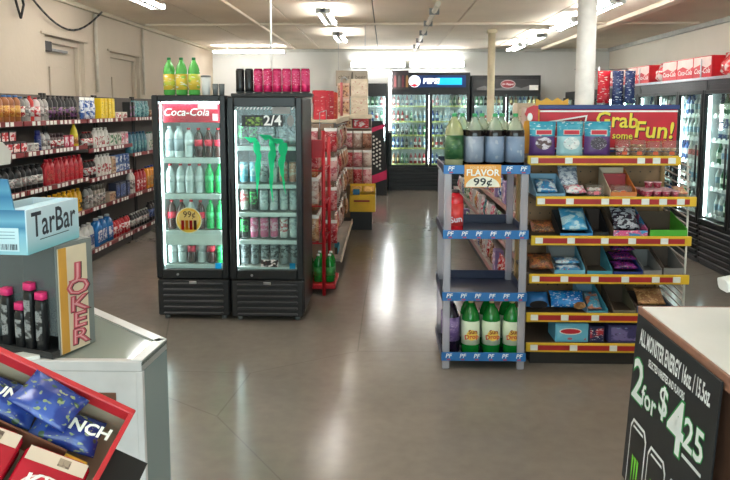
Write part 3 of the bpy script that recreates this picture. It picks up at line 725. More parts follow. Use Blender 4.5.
c_blk = cank('black_green', (34, 36, 36), (70, 190, 100)); c_wht = cank('white_silver', (212, 222, 222), (170, 180, 184)); c_pnk = cank('pink', (206, 96, 136), (226, 180, 196))
c_blu = cank('light_blue', (110, 170, 190), (190, 210, 214)); c_pch = cank('peach', (214, 150, 130), (224, 200, 186)); c_slv = cank('silver', (150, 156, 158), (60, 64, 66)); c_cream = cank('white_red', (226, 222, 218), (190, 70, 80))
w2 = 'of the green-clawed cooler'
in_fridge(F2X, F2Y, [c_blk, c_blk, c_slv, c_slv, c_slv, c_slv], 1.395, .08, -.2, 'on top shelf ' + w2)
in_fridge(F2X, F2Y, [c_blu, c_blu, c_slv, c_wht, c_pch, c_pch], 1.092, .08, -.2, 'on second shelf ' + w2)
in_fridge(F2X, F2Y, [c_cream, c_blk, c_wht, c_wht, c_wht, c_wht], .866, .08, -.2, 'on third shelf ' + w2)
in_fridge(F2X, F2Y, [c_blk, c_pnk, c_pnk, c_pnk, c_cream, c_wht], .642, .08, -.2, 'on fourth shelf ' + w2)
in_fridge(F2X, F2Y, [c_slv, c_slv, c_slv, c_slv, c_slv, c_slv], .425, .08, -.2, 'on bottom shelf ' + w2)
# --- on top of the coolers
pet_g = pm('lime_green_pet', (92, 178, 84), .15)
lime = k_bottle('soda_bottle', .295, .046, pet_g, P((30, 110, 60)), printed('lemon_lime_label', [(196, 206, 70), (226, 196, 70), (236, 236, 220), (150, 190, 80)], 12), .36, .3, (.14, .56))
for x, nm in ((-1.71, 'leftmost'), (-1.612, 'middle one'), (-1.512, 'rightmost')): lime.put((x, 5.40, 1.801), random.uniform(-1, 1), 'green lemon-lime bottle on the left cooler, %s of three' % nm, 'bottle', 'green bottles on the left cooler')
Kind('paper_cup', [('cup', MB().lathe([(.03, 0), (.036, .1), (.038, .145)], white_glowless, 16)), ('lid', MB().lathe([(.04, .14), (.04, .152), (.03, .156)], grey, 16))]).put((-1.418, 5.4, 1.801), 0, 'white paper cup on top of the left cooler', 'cup')
for i, x in enumerate((-1.35, -1.298)): Kind('glass_tumbler', [('glass', MB().lathe([(.02, 0), (.024, .09), (.023, .09), (.019, .008)], glassy('tumbler_grey_glass', (150, 155, 155), .5), 12)), ('filling', MB().lathe([(.018, .008), (.02, .06)], dark, 12))]).put((x, 5.42, 1.801), 0, ['grey glass tumbler beside the white paper cup', 'grey glass tumbler at right edge of the left cooler'][i], 'glass')
tag(link('cooler_tray', MB().box(-.28, .36, -.05, .1, 0, .03, blackm, .006).box(-.28, .36, -.054, -.05, .003, .028, dark, .001).mesh('cooler_tray'), None, (-.935, 5.42, 1.786)), 'flat black tray under the pink cans on the cooler', 'tray')
tallb = k_can('tall_can', .2, .034, (pm('black_can_gloss', (26, 26, 28), .25), pm('black_can_gloss', (26, 26, 28), .25)))
tallp = k_can('tall_can', .2, .0365, (pm('magenta_can', (206, 30, 96), .25, .3), printed('magenta_can_print', [(206, 30, 96), (216, 60, 120), (190, 20, 80), (236, 170, 196)], 45)))
for i in range(2): tallb.put((-1.15 + i * .072, 5.42, 1.817), i, 'glossy black can on the right cooler, %s of the pair' % ('left' if i == 0 else 'right'), 'can', 'black cans on the cooler')
for i in range(6):
    tallp.put((-1.005 + i * .075, 5.42, 1.817), i * .7, 'magenta can on top of the right cooler, %s from left' % nth(i), 'can', 'magenta cans on the cooler')
wr = thing('wire_guard', 'thin wire guard behind the pink cans on the cooler', 'wire rack', (-.935, 5.7, 1.786))
part('frame', MB().path([(-.2, 0, 0), (-.2, 0, .2), (.285, 0, .2), (.285, 0, 0)], .003, steel, 5), wr)
part('cross_wire', MB().cyl((-.2, 0, .1), (.285, 0, .1), .002, steel, 5), wr)

# ================================================================== BLUE SODA RACK
navy = pm('navy_tray_plastic', (34, 40, 66), .35)
stripb = pm('rack_strip_blue', (40, 108, 172), .4)
clearleg = glassy('clear_grey_plastic', (236, 232, 238), .66, .1)
RX0, RX1, RY0, RY1 = .372, .918, 4.30, 4.84
rk = thing('soda_rack', 'blue-edged plastic soda rack with four trays and clear legs', 'display rack', ((RX0 + RX1) / 2, RY0, 0))
rw = (RX1 - RX0) / 2
def rack_leg(x, y, z1): part('leg', MB().box(x - .024, x + .024, y - .01, y + .018, 0, z1, clearleg, .006), rk)
for sx in (-1, 1):
    rack_leg(sx * (rw - .03), .02, 1.33); rack_leg(sx * (rw - .03), RY1 - RY0 - .03, 1.33)
RZ = (1.285, .868, .462, .062)
for k, z in enumerate(RZ):
    D = RY1 - RY0
    tr = MB().box(-rw, rw, .006, D, z, z + .014, navy, .004).box(-rw, -rw + .008, .006, D, z + .014, z + .06, navy, .002).box(rw - .008, rw, .006, D, z + .014, z + .06, navy, .002).box(-rw + .008, rw - .008, D - .008, D, z + .014, z + .075, navy, .002)
    to = part('tray', tr, rk, label='navy plastic tray')
    so = part('front_strip', MB().box(-rw, rw, -.004, .006, z, z + .056, stripb, .002), to)
    n = 6
    for i in range(n):
        if k == 0 and i in (1, 2): continue
        x = -rw + .045 + i * (2 * rw - .09) / (n - 1)
        m_ = MB().text('PF', (x, -.0052, z + .033), (1, 0, 0), (0, 0, 1), .04, white_glowless, .015, .2)
        m_.box(x - .01, x + .014, -.0055, -.0045, z + .006, z + .014, pm('logo_red', (176, 70, 90)))
        part('logo', m_, to)
cg = thing('price_card', 'orange FLAVOR price card reading 99 cents on the soda rack', 'sign', (.618, RY0 - .008, 1.2))
part('card', MB().box(-.115, .115, -.003, .003, 0, .145, pm('card_orange', (232, 160, 66), .5), .001), cg)
part('white_arch', MB().add([(.108 * math.cos(PI * i / 16), -.0036, .004 + .068 * math.sin(PI * i / 16)) for i in range(17)], [tuple(range(17))], pm('card_cream', (240, 234, 216))), cg)
part('headline', MB().text('FLAVOR', (0, -.004, .093), (1, 0, 0), (0, 0, 1), .057, white_glowless, .025), cg)
part('top_line', MB().text('YOUR FAVORITE', (0, -.004, .126), (1, 0, 0), (0, 0, 1), .022, pm('card_pale', (246, 220, 170)), .01), cg)
part('price_number', MB().text('99¢', (0, -.0045, .034), (1, 0, 0), (0, 0, 1), .066, pm('ink_black', (30, 28, 28)), .02, 0, 0, 1.25), cg)
# two litre bottles
clr = glassy('clear_pet_film', (224, 234, 216), .72, .06)
colal = pm('dark_cola_liquid', (26, 18, 20), .12)
cap_g = P((60, 160, 100)); cap_w = P((226, 226, 222)); cap_t = P((196, 176, 120))
sl_lab = printed('silver_blue_label', [(150, 160, 178), (130, 148, 174), (170, 178, 190), (60, 126, 180)], 8, .35, (2.2, 1, .4))
cola2 = k_bottle('two_litre_bottle', .365, .060, clr, cap_g, sl_lab, .33, .24, (.15, .6), liquid=colal, n=18)
lem2 = k_bottle('two_litre_bottle', .365, .060, glassy('pale_lemonade', (226, 226, 178), .6, .06), cap_g, printed('green_label', [(40, 84, 50), (60, 100, 60), (90, 120, 70), (40, 70, 44)], 20), .34, .24, (.2, .62), n=18)
zt = RZ[0] + .0155
lem2.put((RX0 + .075, RY0 + .105, zt), .6, 'clear pale green soda bottle with green cap, top of rack', 'bottle')
for i in range(3): cola2.put((RX0 + .205 + i * .13, RY0 + .105, zt), .9 + i * .1, ['dark cola bottle beside the pale green bottle, top of rack', 'dark cola bottle in the middle of the rack top', 'dark cola bottle at right end of the rack top'][i], 'bottle', 'two litre colas on the rack top')
for i in range(3): cola2.put((RX0 + .14 + i * .13, RY0 + .24, zt), .9 + i * .1, 'dark cola bottle in second row of rack top, %s from left' % nth(i), 'bottle', 'second row of colas on the rack')
rd_b = pm('red_drink', (206, 40, 48), .2)
rb = k_bottle('sport_drink_bottle', .29, .052, rd_b, P((60, 44, 44)), pm('red_drink_label', (216, 60, 56), .35), .2, .45, (.2, .7), n=18)
o = rb.put((RX0 + .088, RY0 + .1, RZ[1] + .0155), 0, 'red drink bottle alone on the second rack tray', 'bottle')
part('lettering', MB().text('Sun', (0, -.0525, .1), (1, 0, .15), (-.15, 0, 1), .055, pm('ink_navy_white', (226, 220, 230)), .02), o)
zb = RZ[3] + .0155
sund = k_bottle('two_litre_bottle', .365, .060, pm('green_bottle_pet', (18, 122, 42), .12), cap_t, pm('cream_label', (226, 234, 206), .5), .34, .24, (.2, .63), n=18)
for i in range(3):
    o = sund.put((RX0 + .2 + i * .136, RY0 + .105, zb), 0, 'green soda bottle with cream label on bottom tray, %s of three in front' % ('left', 'middle', 'right')[i], 'bottle', 'front green soda bottles')
    art = MB().add(disc(.036, 18, -.0620, .002, .14, .036), [tuple(range(18))], pm('label_yellow', (244, 206, 90), .5))
    po_ = part('label_art', art, o, label='yellow and orange label art')
    lt = pm('ink_orange_red', (206, 74, 40), .5)
    part('lettering', MB().text('Sun', (.008, -.0635, .163), (1, 0, .1), (-.1, 0, 1), .04, pm('ink_dark_orange', (150, 60, 30)), .03).text('Drop', (.0, -.0635, .13), (1, 0, .1), (-.1, 0, 1), .042, lt, .03), po_)
for i in range(3): sund.put((RX0 + .205 + i * .13, RY0 + .24, zb), .4, 'green soda bottle in the second row of bottom tray, %s from left' % nth(i), 'bottle', 'rear green soda bottles')
grp = k_bottle('two_litre_bottle', .35, .056, pm('grape_soda', (34, 22, 40), .15), P((60, 40, 70)), printed('grape_label', [(110, 84, 140), (140, 116, 166), (180, 160, 196), (100, 70, 130)], 26), .34, .24, (.25, .7), n=18)
grp.put((RX0 + .075, RY0 + .13, zb), .3, 'purple grape soda bottle behind left leg, bottom tray', 'bottle')
grp.put((RX0 + .075, RY0 + .255, zb), .3, 'purple grape soda bottle at back left of bottom tray', 'bottle')

# ================================================================== SNACK END SHELF
SY = 4.40
sn = thing('snack_shelf', 'snack display shelf with six yellow and red edged shelves', 'shelving', (1.465, SY, 0))
SX0, SX1 = .945, 1.995
shw = (SX1 - SX0) / 2
tan = pm('tan_pegboard', (150, 116, 84), .7)
part('back_panel', MB().box(-shw + .02, shw - .02, .47, .485, .05, 1.40, tan, .003), sn)
pgm = MB()
for i in range(15):
    for j in range(16): pgm.box(-.49 + i * .07 - .004, -.49 + i * .07 + .004, .466, .471, .2 + j * .075 - .004, .2 + j * .075 + .004, dark)
part('peg_holes', pgm, sn, kind='stuff')
for s_ in (-1, 1): part('upright', MB().box(s_ * (shw - .035), s_ * (shw - .005), .455, .5, 0, 1.45, pm('upright_tan', (176, 140, 90), .5), .004), sn)
part('base', MB().box(-shw + .03, shw - .03, .03, .46, 0, .09, pm('base_dark', (38, 34, 32), .6), .005), sn)
# slatted wire side panel on the right
sp = MB()
part('side_frame', MB().path([(shw - .008, .06, .12), (shw - .008, .06, 1.0), (shw - .008, .1, 1.36)], .007, offw, 6), sn)
for i in range(26):
    z = .14 + i * .047
    sp_ = MB().cyl((shw - .008, .055, z), (shw - .008, .455, z + .05), .005, pm('side_wire_tan', (190, 170, 160), .5), 6)
    part('side_wire', sp_, sn)
yel_r = pm('rail_yellow', (228, 184, 44), .45)
SZ = (1.388, 1.132, .872, .617, .357, .152)
tagm = MB().box(-.024, .024, -.004, 0, -.018, .02, paper, .001).mesh('price_tag')
insm = {}
SHX = [(-shw + .0, shw - .05), (-shw + .04, shw + .015), (-shw + .015, shw), (-shw + .01, shw - .002), (-shw - .003, shw - .005), (-shw - .0, shw - .008)]
TG = [(.045, .27, .74, .84, .94), (.03, .21, .43, .56, .68, .79, .9), (.05, .25, .46, .63, .83), (.04, .22, .41, .6, .79, .92), (.05, .24, .43, .75, .95), (.05, .3, .55, .85)]
for k, z in enumerate(SZ):
    a, b = SHX[k]; y0 = .10 if k == 0 else (-.01 if k == 1 else 0.0)
    so = part('shelf', MB().box(a, b, y0 + .012, .465, z - .03, z - .008, pm('shelf_dark_wood', (84, 66, 52), .6), .003), sn)
    ro = part('shelf_rail', MB().box(a, b, y0, y0 + .012, z - .064, z, yel_r, .004), sn, label='yellow shelf edge')
    cuts = [a + .012] + [a + t * (b - a) for t in TG[k]] + [b - .05]
    for t in TG[k]: part('price_tag', tagm, ro, (a + t * (b - a), y0, z - .033))
    prev = cuts[0]
    for c in TG[k] + (None,):
        e = (a + c * (b - a) - .026) if c else b - .045
        if e - prev > .02: part('red_insert', MB().box(prev, e, y0 - .002, y0 + .001, z - .05, z - .016, pm('insert_red', (166, 34, 36), .5), .0005), ro)
        prev = (a + c * (b - a) + .026) if c else e
# sign
sg = thing('snack_sign', 'red Grab some Fun sign with blue edge above the snacks', 'sign', (1.555, SY + .40, 1.372))
HW_ = .475
part('panel', MB().box(-HW_, HW_, 0, .012, .018, .318, pm('sign_red', (196, 24, 44), .45), .004), sg)
part('top_band', MB().box(-HW_ - .01, HW_ + .01, -.006, .016, .318, .35, pm('sign_blue', (44, 62, 122), .45), .004), sg)
part('white_line', MB().box(-HW_, HW_, -.003, -.0005, .3, .312, white_glowless), sg)
part('bottom_band', MB().box(-HW_, HW_, -.005, -.0005, .02, .038, pm('sign_blue', (44, 62, 122), .45)), sg)
part('white_line', MB().box(-HW_, HW_, -.003, -.0005, .042, .052, white_glowless), sg)
ylt = pm('sign_lettering_yellow', (246, 222, 70), .5); rim_ = pm('sign_lettering_shade', (70, 20, 30), .5)
Vx = (1, 0, -.03); Vz = (.03, 0, 1)
for m_, dx_, dy_, dz_, bd_, nm in ((rim_, .006, -.002, -.005, .045, 'lettering_outline'), (ylt, 0, -.0035, 0, .025, 'lettering')):
    lo = MB().text('Grab', (.06 + dx_, dy_, .24 + dz_), (1, 0, -.05), (.05, 0, 1), .145, m_, bd_ * .7).text('some', (.1 + dx_, dy_, .135 + dz_), Vx, Vz, .065, m_, bd_ * .7)
    lo.text('Fun!', (.315 + dx_, dy_, .17 + dz_), Vx, Vz, .16, m_, bd_ * .7, .08)
    part(nm, lo, sg)
lg = part('logo_plate', MB().add([(-.41, -.002, .12), (-.17, -.002, .14), (-.145, -.002, .28), (-.42, -.002, .235)], [(0, 1, 2, 3)], white_glowless).add([(-.4, -.0025, .13), (-.18, -.0025, .15), (-.158, -.0025, .268), (-.41, -.0025, .225)], [(0, 1, 2, 3)], pm('logo_dark_red', (150, 20, 34))), sg)
part('lettering', MB().text("Freshley's", (-.285, -.0045, .205), (1, 0, .12), (-.1, 0, 1), .06, pm('logo_gold', (214, 160, 90)), .02, .2), lg)
fh = thing('flame_header', 'orange and red curved cardboard wing beside the snack sign', 'cardboard header', (.985, SY + .3, 1.389))
part('orange_wing', MB().prism([(-.045, 0), (.03, 0), (.05, .15), (.03, .24), (-.03, .22), (-.05, .12)], 'Y', 0, .01, pm('wing_orange', (234, 160, 44), .5)), fh)
part('red_curl', MB().prism([(.02, .15), (.06, .15), (.06, .325), (.03, .33), (-.015, .31), (-.03, .27), (.0, .23)], 'Y', -.004, .006, red), fh)
part('white_oval', MB().add([(p[0], -.005, p[2]) for p in disc(.018, 12, 0, .005, .25, .028)], [tuple(range(12))], white_glowless), fh)
ORG = (1.465, SY, 0)
def S(k, u, dy=.1): # a place on snack shelf k; u is the distance from its left end
    a, b = SHX[k]; return (1.465 + a + u, SY + dy, SZ[k] - .007)
# top shelf: pouches and cookie packs
teal_p = printed('pouch_teal_print', [(70, 170, 190), (50, 150, 176), (226, 236, 236), (60, 160, 186)], 14)
pur = pm('pouch_purple', (96, 60, 120), .3)
def stand_pouch(x, low, pic_m, label, seed):
    t = thing('snack_pouch', label, 'pouch', x, random.uniform(-.06, .06), 'stand-up pouches on the top snack shelf')
    part('pouch', MB().pouch(.178, .23, .07, low, seed=seed, crimp=teal_p, flatbase=.8, top=3), t)
    part('logo', MB().box(-.05, .05, -.042, -.0385, .145, .172, pm('pouch_logo_red', (196, 40, 56))).box(-.054, .054, -.0405, -.0375, .141, .176, paper), t)
    part('picture', MB().add(disc(.055, 14, -.0425, 0, .085, .042), [tuple(range(14))], pic_m), t)
    return t
stand_pouch(S(0, .115, .2), pur, printed('pouch_pic_brown', [(90, 60, 60), (220, 210, 220), (60, 40, 50), (150, 120, 130)], 50), 'teal and purple pouch at left end of top snack shelf', 21)
stand_pouch(S(0, .298, .2), pm('pouch_pale_teal', (176, 216, 222), .3), printed('pouch_pic_white', [(236, 238, 236), (206, 220, 220), (240, 240, 240), (170, 150, 160)], 40), 'pale teal and white pouch in the middle of three', 22)
stand_pouch(S(0, .48, .2), pur, printed('pouch_pic_dark', [(50, 34, 46), (70, 50, 66), (216, 206, 216), (40, 26, 36)], 50), 'teal and purple pouch with dark window, right of three', 23)
cookie = printed('cookie_brown', [(150, 104, 66), (190, 146, 98), (110, 70, 44), (206, 170, 120)], 40)
clamf = glassy('clamshell_film', (246, 242, 234), .9, .06)
def clam(loc, w, h, d, label, fill=cookie, cat='cookie pack', tagc=(206, 90, 50), rz=0.0):
    t = thing('cookie_pack', label, cat, loc, rz, 'clear packs of cookies')
    n = max(2, int(w / .05)); co = MB().lathe([(0.001, 0), (.024, .004), (.024, .018), (.0, .024)], fill, 12).mesh('cookie')
    for i in range(n):
        for j in range(max(1, int(h / .036))): part('cookie', co, t, ((i - (n - 1) / 2) * w / n * .9, random.uniform(-.01, .01), .006 + j * .026))
    part('film', MB().loft([(0, 0, w / 2, d / 2, .012, 0), (0, 0, w / 2, d / 2, .012, h * .5), (0, 0, w * .45, d * .42, .014, h)], clamf), t)
    part('price_dot', MB().box(-.016, .016, -d / 2 - .002, -d / 2 + .001, .012, .034, pm('tag_%d_%d_%d' % tagc, tagc)), t)
clam(S(0, .64, .17), .09, .11, .09, 'small red and white cookie pack beside the pouches', printed('red_sweets', [(190, 40, 56), (230, 220, 220), (170, 30, 40), (240, 230, 230)], 60))
clam(S(0, .735, .17), .095, .11, .1, 'clear cookie pack left of three on top snack shelf')
clam(S(0, .84, .17), .1, .10, .1, 'clear cookie pack middle of three on top snack shelf')
clam(S(0, .945, .17), .1, .105, .1, 'clear cookie pack right of three on top snack shelf')
# open display trays
def tray(loc, w, d, h, front, m, label, rz=0.0, inner=None, slope=1.0):
    if loc[1] < SY + .025: loc = (loc[0], SY + .025, loc[2])
    """cardboard display tray, low front lip and sides rising to the back"""
    inner = inner or pm('carton_inside', (92, 74, 60), .8)
    t = thing('display_tray', label, 'carton', loc, rz)
    part('bottom', MB().box(-w / 2, w / 2, 0, d, 0, .004, inner), t)
    part('front_lip', MB().box(-w / 2, w / 2, 0, .004, .004, front, m, .001), t)
    for s_ in (-1, 1): part('side', MB().prism([(0.004, 0.004), (d, 0.004), (d, h), (.004, front + .01)], 'X', s_ * w / 2, s_ * (w / 2 - .004), inner if s_ < 0 else m), t)
    part('back', MB().box(-w / 2 + .004, w / 2 - .004, d - .004, d, .004, h * slope, inner, .001), t)
    return t
def lay(name, x, w, h, t_, m, label, cat, rx=None, seed=0, rz=0.0, crimp=None):
    """a bag lying back: front tilted up"""
    o = thing(name, label, cat, x)
    p = part('pouch', MB().pouch(w, h, t_, m, seed=seed, crimp=crimp, flatbase=.4), o)
    p.rotation_euler = (-(1.05 if rx is None else rx), 0, rz); p.location = (0, 0, .004 + t_ * .5)
    return o
cardb = pm('carton_pale_blue', (120, 160, 184), .6); cardg = pm('carton_grey', (130, 128, 126), .7)
pr_blue = printed('candy_blue_print', [(50, 130, 180), (210, 225, 230), (190, 60, 90), (90, 170, 200)], 40, .3)
pr_silv = printed('candy_silver_print', [(190, 196, 204), (120, 130, 150), (226, 228, 232), (90, 100, 130)], 50, .2)
pr_pinkw = printed('candy_pink_white_print', [(236, 226, 226), (216, 120, 140), (240, 236, 232), (120, 190, 196)], 40)
pr_purp = printed('candy_purple_print', [(60, 30, 80), (110, 40, 120), (200, 50, 90), (30, 20, 40)], 45, .25)
pr_brown = printed('candy_brown_print', [(90, 56, 40), (150, 80, 50), (200, 150, 60), (70, 40, 30)], 45)
tray(S(1, .1, .02), .19, .24, .13, .022, cardb, 'pale blue open carton at left end of second snack shelf', 0, cardb)
lay('candy_bag', S(1, .09, .07), .13, .14, .05, pr_blue, 'small blue printed candy bag in the pale blue carton', 'candy bag', seed=4)
lay('candy_bag', S(1, .255, .16), .13, .17, .07, pr_silv, 'clear and blue crinkled bag on second snack shelf', 'candy bag', .5, 5)
lay('candy_bag', S(1, .27, .04), .13, .1, .05, pr_pinkw, 'white and pink flat pack on second snack shelf', 'candy bag', 1.2, 6)
clam(S(1, .40, .1), .105, .075, .11, 'white tub of pink sweets on second snack shelf', pr_pinkw, 'tub', (226, 120, 130))
tray(S(1, .575, .04), .17, .26, .17, .03, pm('carton_orange', (210, 120, 60), .6), 'orange carton with red card behind the cookies', 0, pm('carton_cream', (206, 186, 160), .7))
tag(link('header_card', MB().box(-.075, .075, 0, .006, 0, .13, pm('card_dark_red', (150, 40, 46), .5), .002).mesh('header_card'), None, (S(1, .575, .23)[0], SY + .23, S(1, 0)[2] + .0045)), 'dark red header card standing in the orange carton', 'card')
clam((S(1, .575)[0], SY + .11, S(1, 0)[2] + .0045), .125, .065, .12, 'round cookie pack in the orange carton', cookie)
cup = Kind('dip_cup', [('cup', MB().lathe([(.02, 0), (.027, .035)], printed('cup_pink_print', [(190, 60, 90), (150, 40, 60), (226, 200, 200), (120, 30, 50)], 50), 12)), ('lid', MB().lathe([(.029, .034), (.029, .039), (.024, .041)], pm('cup_lid_pink', (222, 176, 184), .3), 12))])
for r_ in range(4):
    for c_ in range(4): cup.put((S(1, .735)[0] + c_ * .058, SY + .05 + r_ * .06, S(1, 0)[2] + .001), 0, 'pink-lidded dip cup of the cluster, %s row, %s from left' % (nth(r_), nth(c_)), 'cup', 'pink-lidded dip cups')
for c_ in range(2): cup.put((S(1, .735)[0] + .058 + c_ * .058, SY + .2, S(1, 0)[2] + .043), 0, 'pink-lidded dip cup stacked on the cluster, %s one' % ('left', 'right')[c_], 'cup', 'stacked dip cups')
lay('candy_bag', S(1, .958, .05), .075, .1, .035, printed('candy_peach_print', [(220, 180, 140), (206, 130, 100), (230, 214, 190), (190, 90, 80)], 40), 'small peach pack at right end of second snack shelf', 'candy bag', 1.2, 8)
# third shelf
lay('cookie_bag', S(2, .09, .05), .15, .12, .05, pr_brown, 'brown cookie pack at left end of third snack shelf', 'cookie pack', 1.1, 9)
tray(S(2, .30, .015), .21, .25, .14, .02, pm('carton_blue', (60, 140, 196), .5), 'black-sided carton with blue lip on third snack shelf', 0, blackm)
lay('cookie_bag', S(2, .30, .06), .165, .18, .07, printed('cookie_bag_blue', [(70, 160, 206), (190, 220, 230), (90, 180, 216), (230, 236, 236)], 25, .3), 'light blue cookie bag in the black-sided carton', 'cookie pack', .8, 10)
tray(S(2, .65, .015), .22, .25, .16, .04, printed('carton_blue_pink', [(60, 140, 190), (216, 90, 140), (220, 225, 230), (50, 110, 170)], 30), 'blue and pink carton on third snack shelf')
lay('candy_bag', S(2, .65, .1), .17, .17, .07, printed('candy_silver_dark', [(60, 56, 66), (200, 200, 206), (120, 60, 80), (230, 230, 232)], 55, .2), 'crinkled silver bag in blue and pink carton', 'candy bag', .7, 11)
tray(S(2, .895, .01), .24, .27, .13, .045, pm('carton_green', (80, 176, 50), .5), 'bright green carton at right end of third snack shelf')
tray(S(2, .47, .06), .1, .2, .15, .02, blackm, 'narrow black carton in the middle of third snack shelf', 0, pm('carton_dark_brown', (60, 46, 40), .8))
# fourth shelf
lay('cookie_bag', S(3, .09, .05), .16, .13, .06, pr_brown, 'brown and orange bag at left end of fourth snack shelf', 'cookie pack', .9, 12)
tray(S(3, .27, .01), .2, .25, .15, .03, pm('carton_pale_blue2', (110, 176, 200), .5), 'pale blue carton on fourth snack shelf', 0, cardg)
for i in range(2): lay('candy_bar', S(3, .27, .05 + i * .03)[:2] + (S(3, 0)[2] + .006 + .04 * i,), .16, .1, .035, pr_blue, ['lower', 'upper'][i] + ' blue candy bar in the pale blue carton', 'candy bar', 1.42, 13 + i)
tray(S(3, .465, .01), .165, .25, .16, .025, pm('carton_teal', (70, 150, 170), .5), 'nearly empty brown carton with teal lip, fourth shelf')
tray(S(3, .65, .01), .19, .25, .1, .02, pm('carton_dark_blue', (40, 60, 130), .5), 'low dark blue carton under the purple bags, fourth shelf', 0, blackm)
for i in range(3): lay('candy_bag', S(3, .65, .06 + i * .04)[:2] + (S(3, 0)[2] + .012 + .053 * i,), .155, .13, .045, pr_purp, ['bottom', 'middle', 'top'][i] + ' purple candy bag of the stack on fourth snack shelf', 'candy bag', 1.4, 15 + i)
tray(S(3, .81, .01), .12, .25, .12, .03, cardg, 'grey open carton right of the purple bags', 0, cardg)
tray(S(3, .945, .01), .13, .25, .14, .045, cardg, 'grey open carton at right end of fourth shelf', 0, pm('carton_brown_in', (100, 84, 74), .8))
# fifth shelf
o = lay('cookie_bag', S(4, .085, .05), .155, .11, .06, pm('cookie_pack_blue', (50, 110, 170), .25), 'dark blue sandwich cookie pack at left end of fifth shelf', 'cookie pack', .75, 18)
part('picture', MB().add([(p[0], -.02 - .35 * (p[2] - .04), p[2] + .0) for p in disc(.06, 16, 0, 0, .055, .03)], [tuple(range(16))], pm('cookie_dark', (26, 24, 30))), o)
o = lay('cookie_bag', S(4, .285, .05), .225, .12, .06, printed('cookie_pack_blue_white', [(30, 110, 186), (40, 130, 200), (226, 232, 236), (30, 90, 160)], 22, .25), 'bright blue and white long cookie pack on fifth shelf', 'cookie pack', .75, 19)
part('picture', MB().add([(p[0] + .07, -.02 - .35 * (p[2] - .04), p[2]) for p in disc(.04, 12, 0, 0, .05, .028)], [tuple(range(12))], cookie), o)
tray(S(4, .475, .01), .14, .26, .15, .015, pm('carton_teal', (70, 150, 170), .5), 'teal-sided carton on fifth snack shelf', .12, cardb)
lay('candy_bar', S(4, .465, .06), .09, .15, .03, printed('candy_orange_blue', [(190, 110, 80), (70, 150, 180), (220, 190, 170), (90, 160, 190)], 35), 'orange and blue wafer pack in teal-sided carton', 'candy bar', 1.0, 20)
tray(S(4, .65, .01), .15, .26, .14, .02, pm('carton_olive', (110, 104, 84), .6), 'olive grey carton in the middle of fifth shelf')
tray(S(4, .84, .02), .22, .24, .09, .05, pm('carton_slate', (90, 100, 124), .5), 'slate blue carton at right of fifth snack shelf', 0, pm('carton_dark_brown', (60, 46, 40), .8))
lay('cookie_bag', S(4, .84, .06)[:2] + (S(4, 0)[2] + .02,), .18, .14, .06, cookie, 'clear bag of brown cookies in slate blue carton', 'cookie pack', .9, 24)
# bottom shelf
o = k_box('snack_carton', .22, .2, .13, pm('carton_sky', (110, 186, 214), .5), printed('carton_sky_print', [(110, 186, 214), (130, 200, 224), (120, 190, 216), (190, 110, 120)], 12)).put(S(5, .31, .14), 0, 'sky blue carton with white and red logo on bottom shelf', 'box')
part('logo', MB().add(disc(.075, 16, -.104, -.01, .075, .024), [tuple(range(16))], paper).add(disc(.066, 16, -.105, -.01, .075, .017), [tuple(range(16))], pm('pouch_logo_red', (196, 40, 56))), o)
o = k_box('snack_carton', .1, .2, .11, pm('carton_night', (44, 48, 84), .5), printed('carton_night_print', [(44, 48, 84), (190, 50, 60), (226, 226, 230), (40, 44, 70)], 25)).put(S(5, .475, .14), 0, 'dark blue carton right of the sky blue carton', 'box')
o = k_box('snack_carton', .28, .2, .12, pm('carton_violet', (66, 62, 110), .5), printed('carton_violet_print', [(66, 62, 110), (120, 110, 160), (60, 50, 90), (130, 150, 190)], 20)).put(S(5, .69, .14), 0, 'long violet carton on the bottom snack shelf', 'box')

# ================================================================== RIGHT GONDOLA BEHIND THE SNACK SHELF
g2 = thing('gondola_shelf_unit', 'double-sided candy gondola behind the snack end shelf', 'shelving', (1.46, 7.7, 0))
gp = pm('gondola_grey_paint', (170, 160, 150), .5); gback = pm('gondola_back_tan', (150, 128, 108), .7)
part('centre_panel', MB().box(-.02, .02, -2.75, 2.75, .12, 1.45, gback, .003), g2)
for y in (-2.74, -1.37, 0, 1.37, 2.74): part('upright', MB().box(-.03, .03, y - .02, y + .02, 0, 1.47, gp, .004), g2)
for z, d in ((.14, .43), (.50, .40), (.82, .38), (1.14, .34)):
    for s_ in (-1, 1):
        sh = MB().box(s_ * .03, s_ * (d - .01), -2.75, 2.75, z - .03, z, gp, .004)
        if z < .2: sh.box(s_ * .03, s_ * (d - .04), -2.75, 2.75, 0, z - .03, dark, .004)
        so = part('shelf', sh, g2)
        part('price_rail', MB().box(s_ * (d - .01), s_ * d, -2.75, 2.75, z - .035, z + .01, pm('rail_dull_pink', (176, 130, 126), .5), .003), so)
part('top_cap', MB().box(-.36, .36, -2.7, 2.75, 1.47, 1.49, gp, .004), g2)
mix = [(k_bag('candy_bag', .14, .2, .06, LB[n], None, 30 + i), w) for i, (n, w) in enumerate((('pink', 'pink'), ('teal', 'teal'), ('red', 'red'), ('brown', 'brown'), ('blue', 'blue and white'), ('green', 'green'), ('grey', 'grey'), ('gold', 'amber')))]
lilac = k_box('sweets_box', .13, .08, .21, P((150, 130, 180)), printed('lilac_print', [(160, 140, 190), (226, 210, 226), (226, 120, 160), (170, 150, 196)], 25))
whitebx = k_box('sweets_box', .14, .08, .2, P((226, 222, 218)), LB['busy'])
SHN = {.14: 'bottom', .50: 'second', .82: 'third', 1.14: 'top'}
rd = random.Random(5)
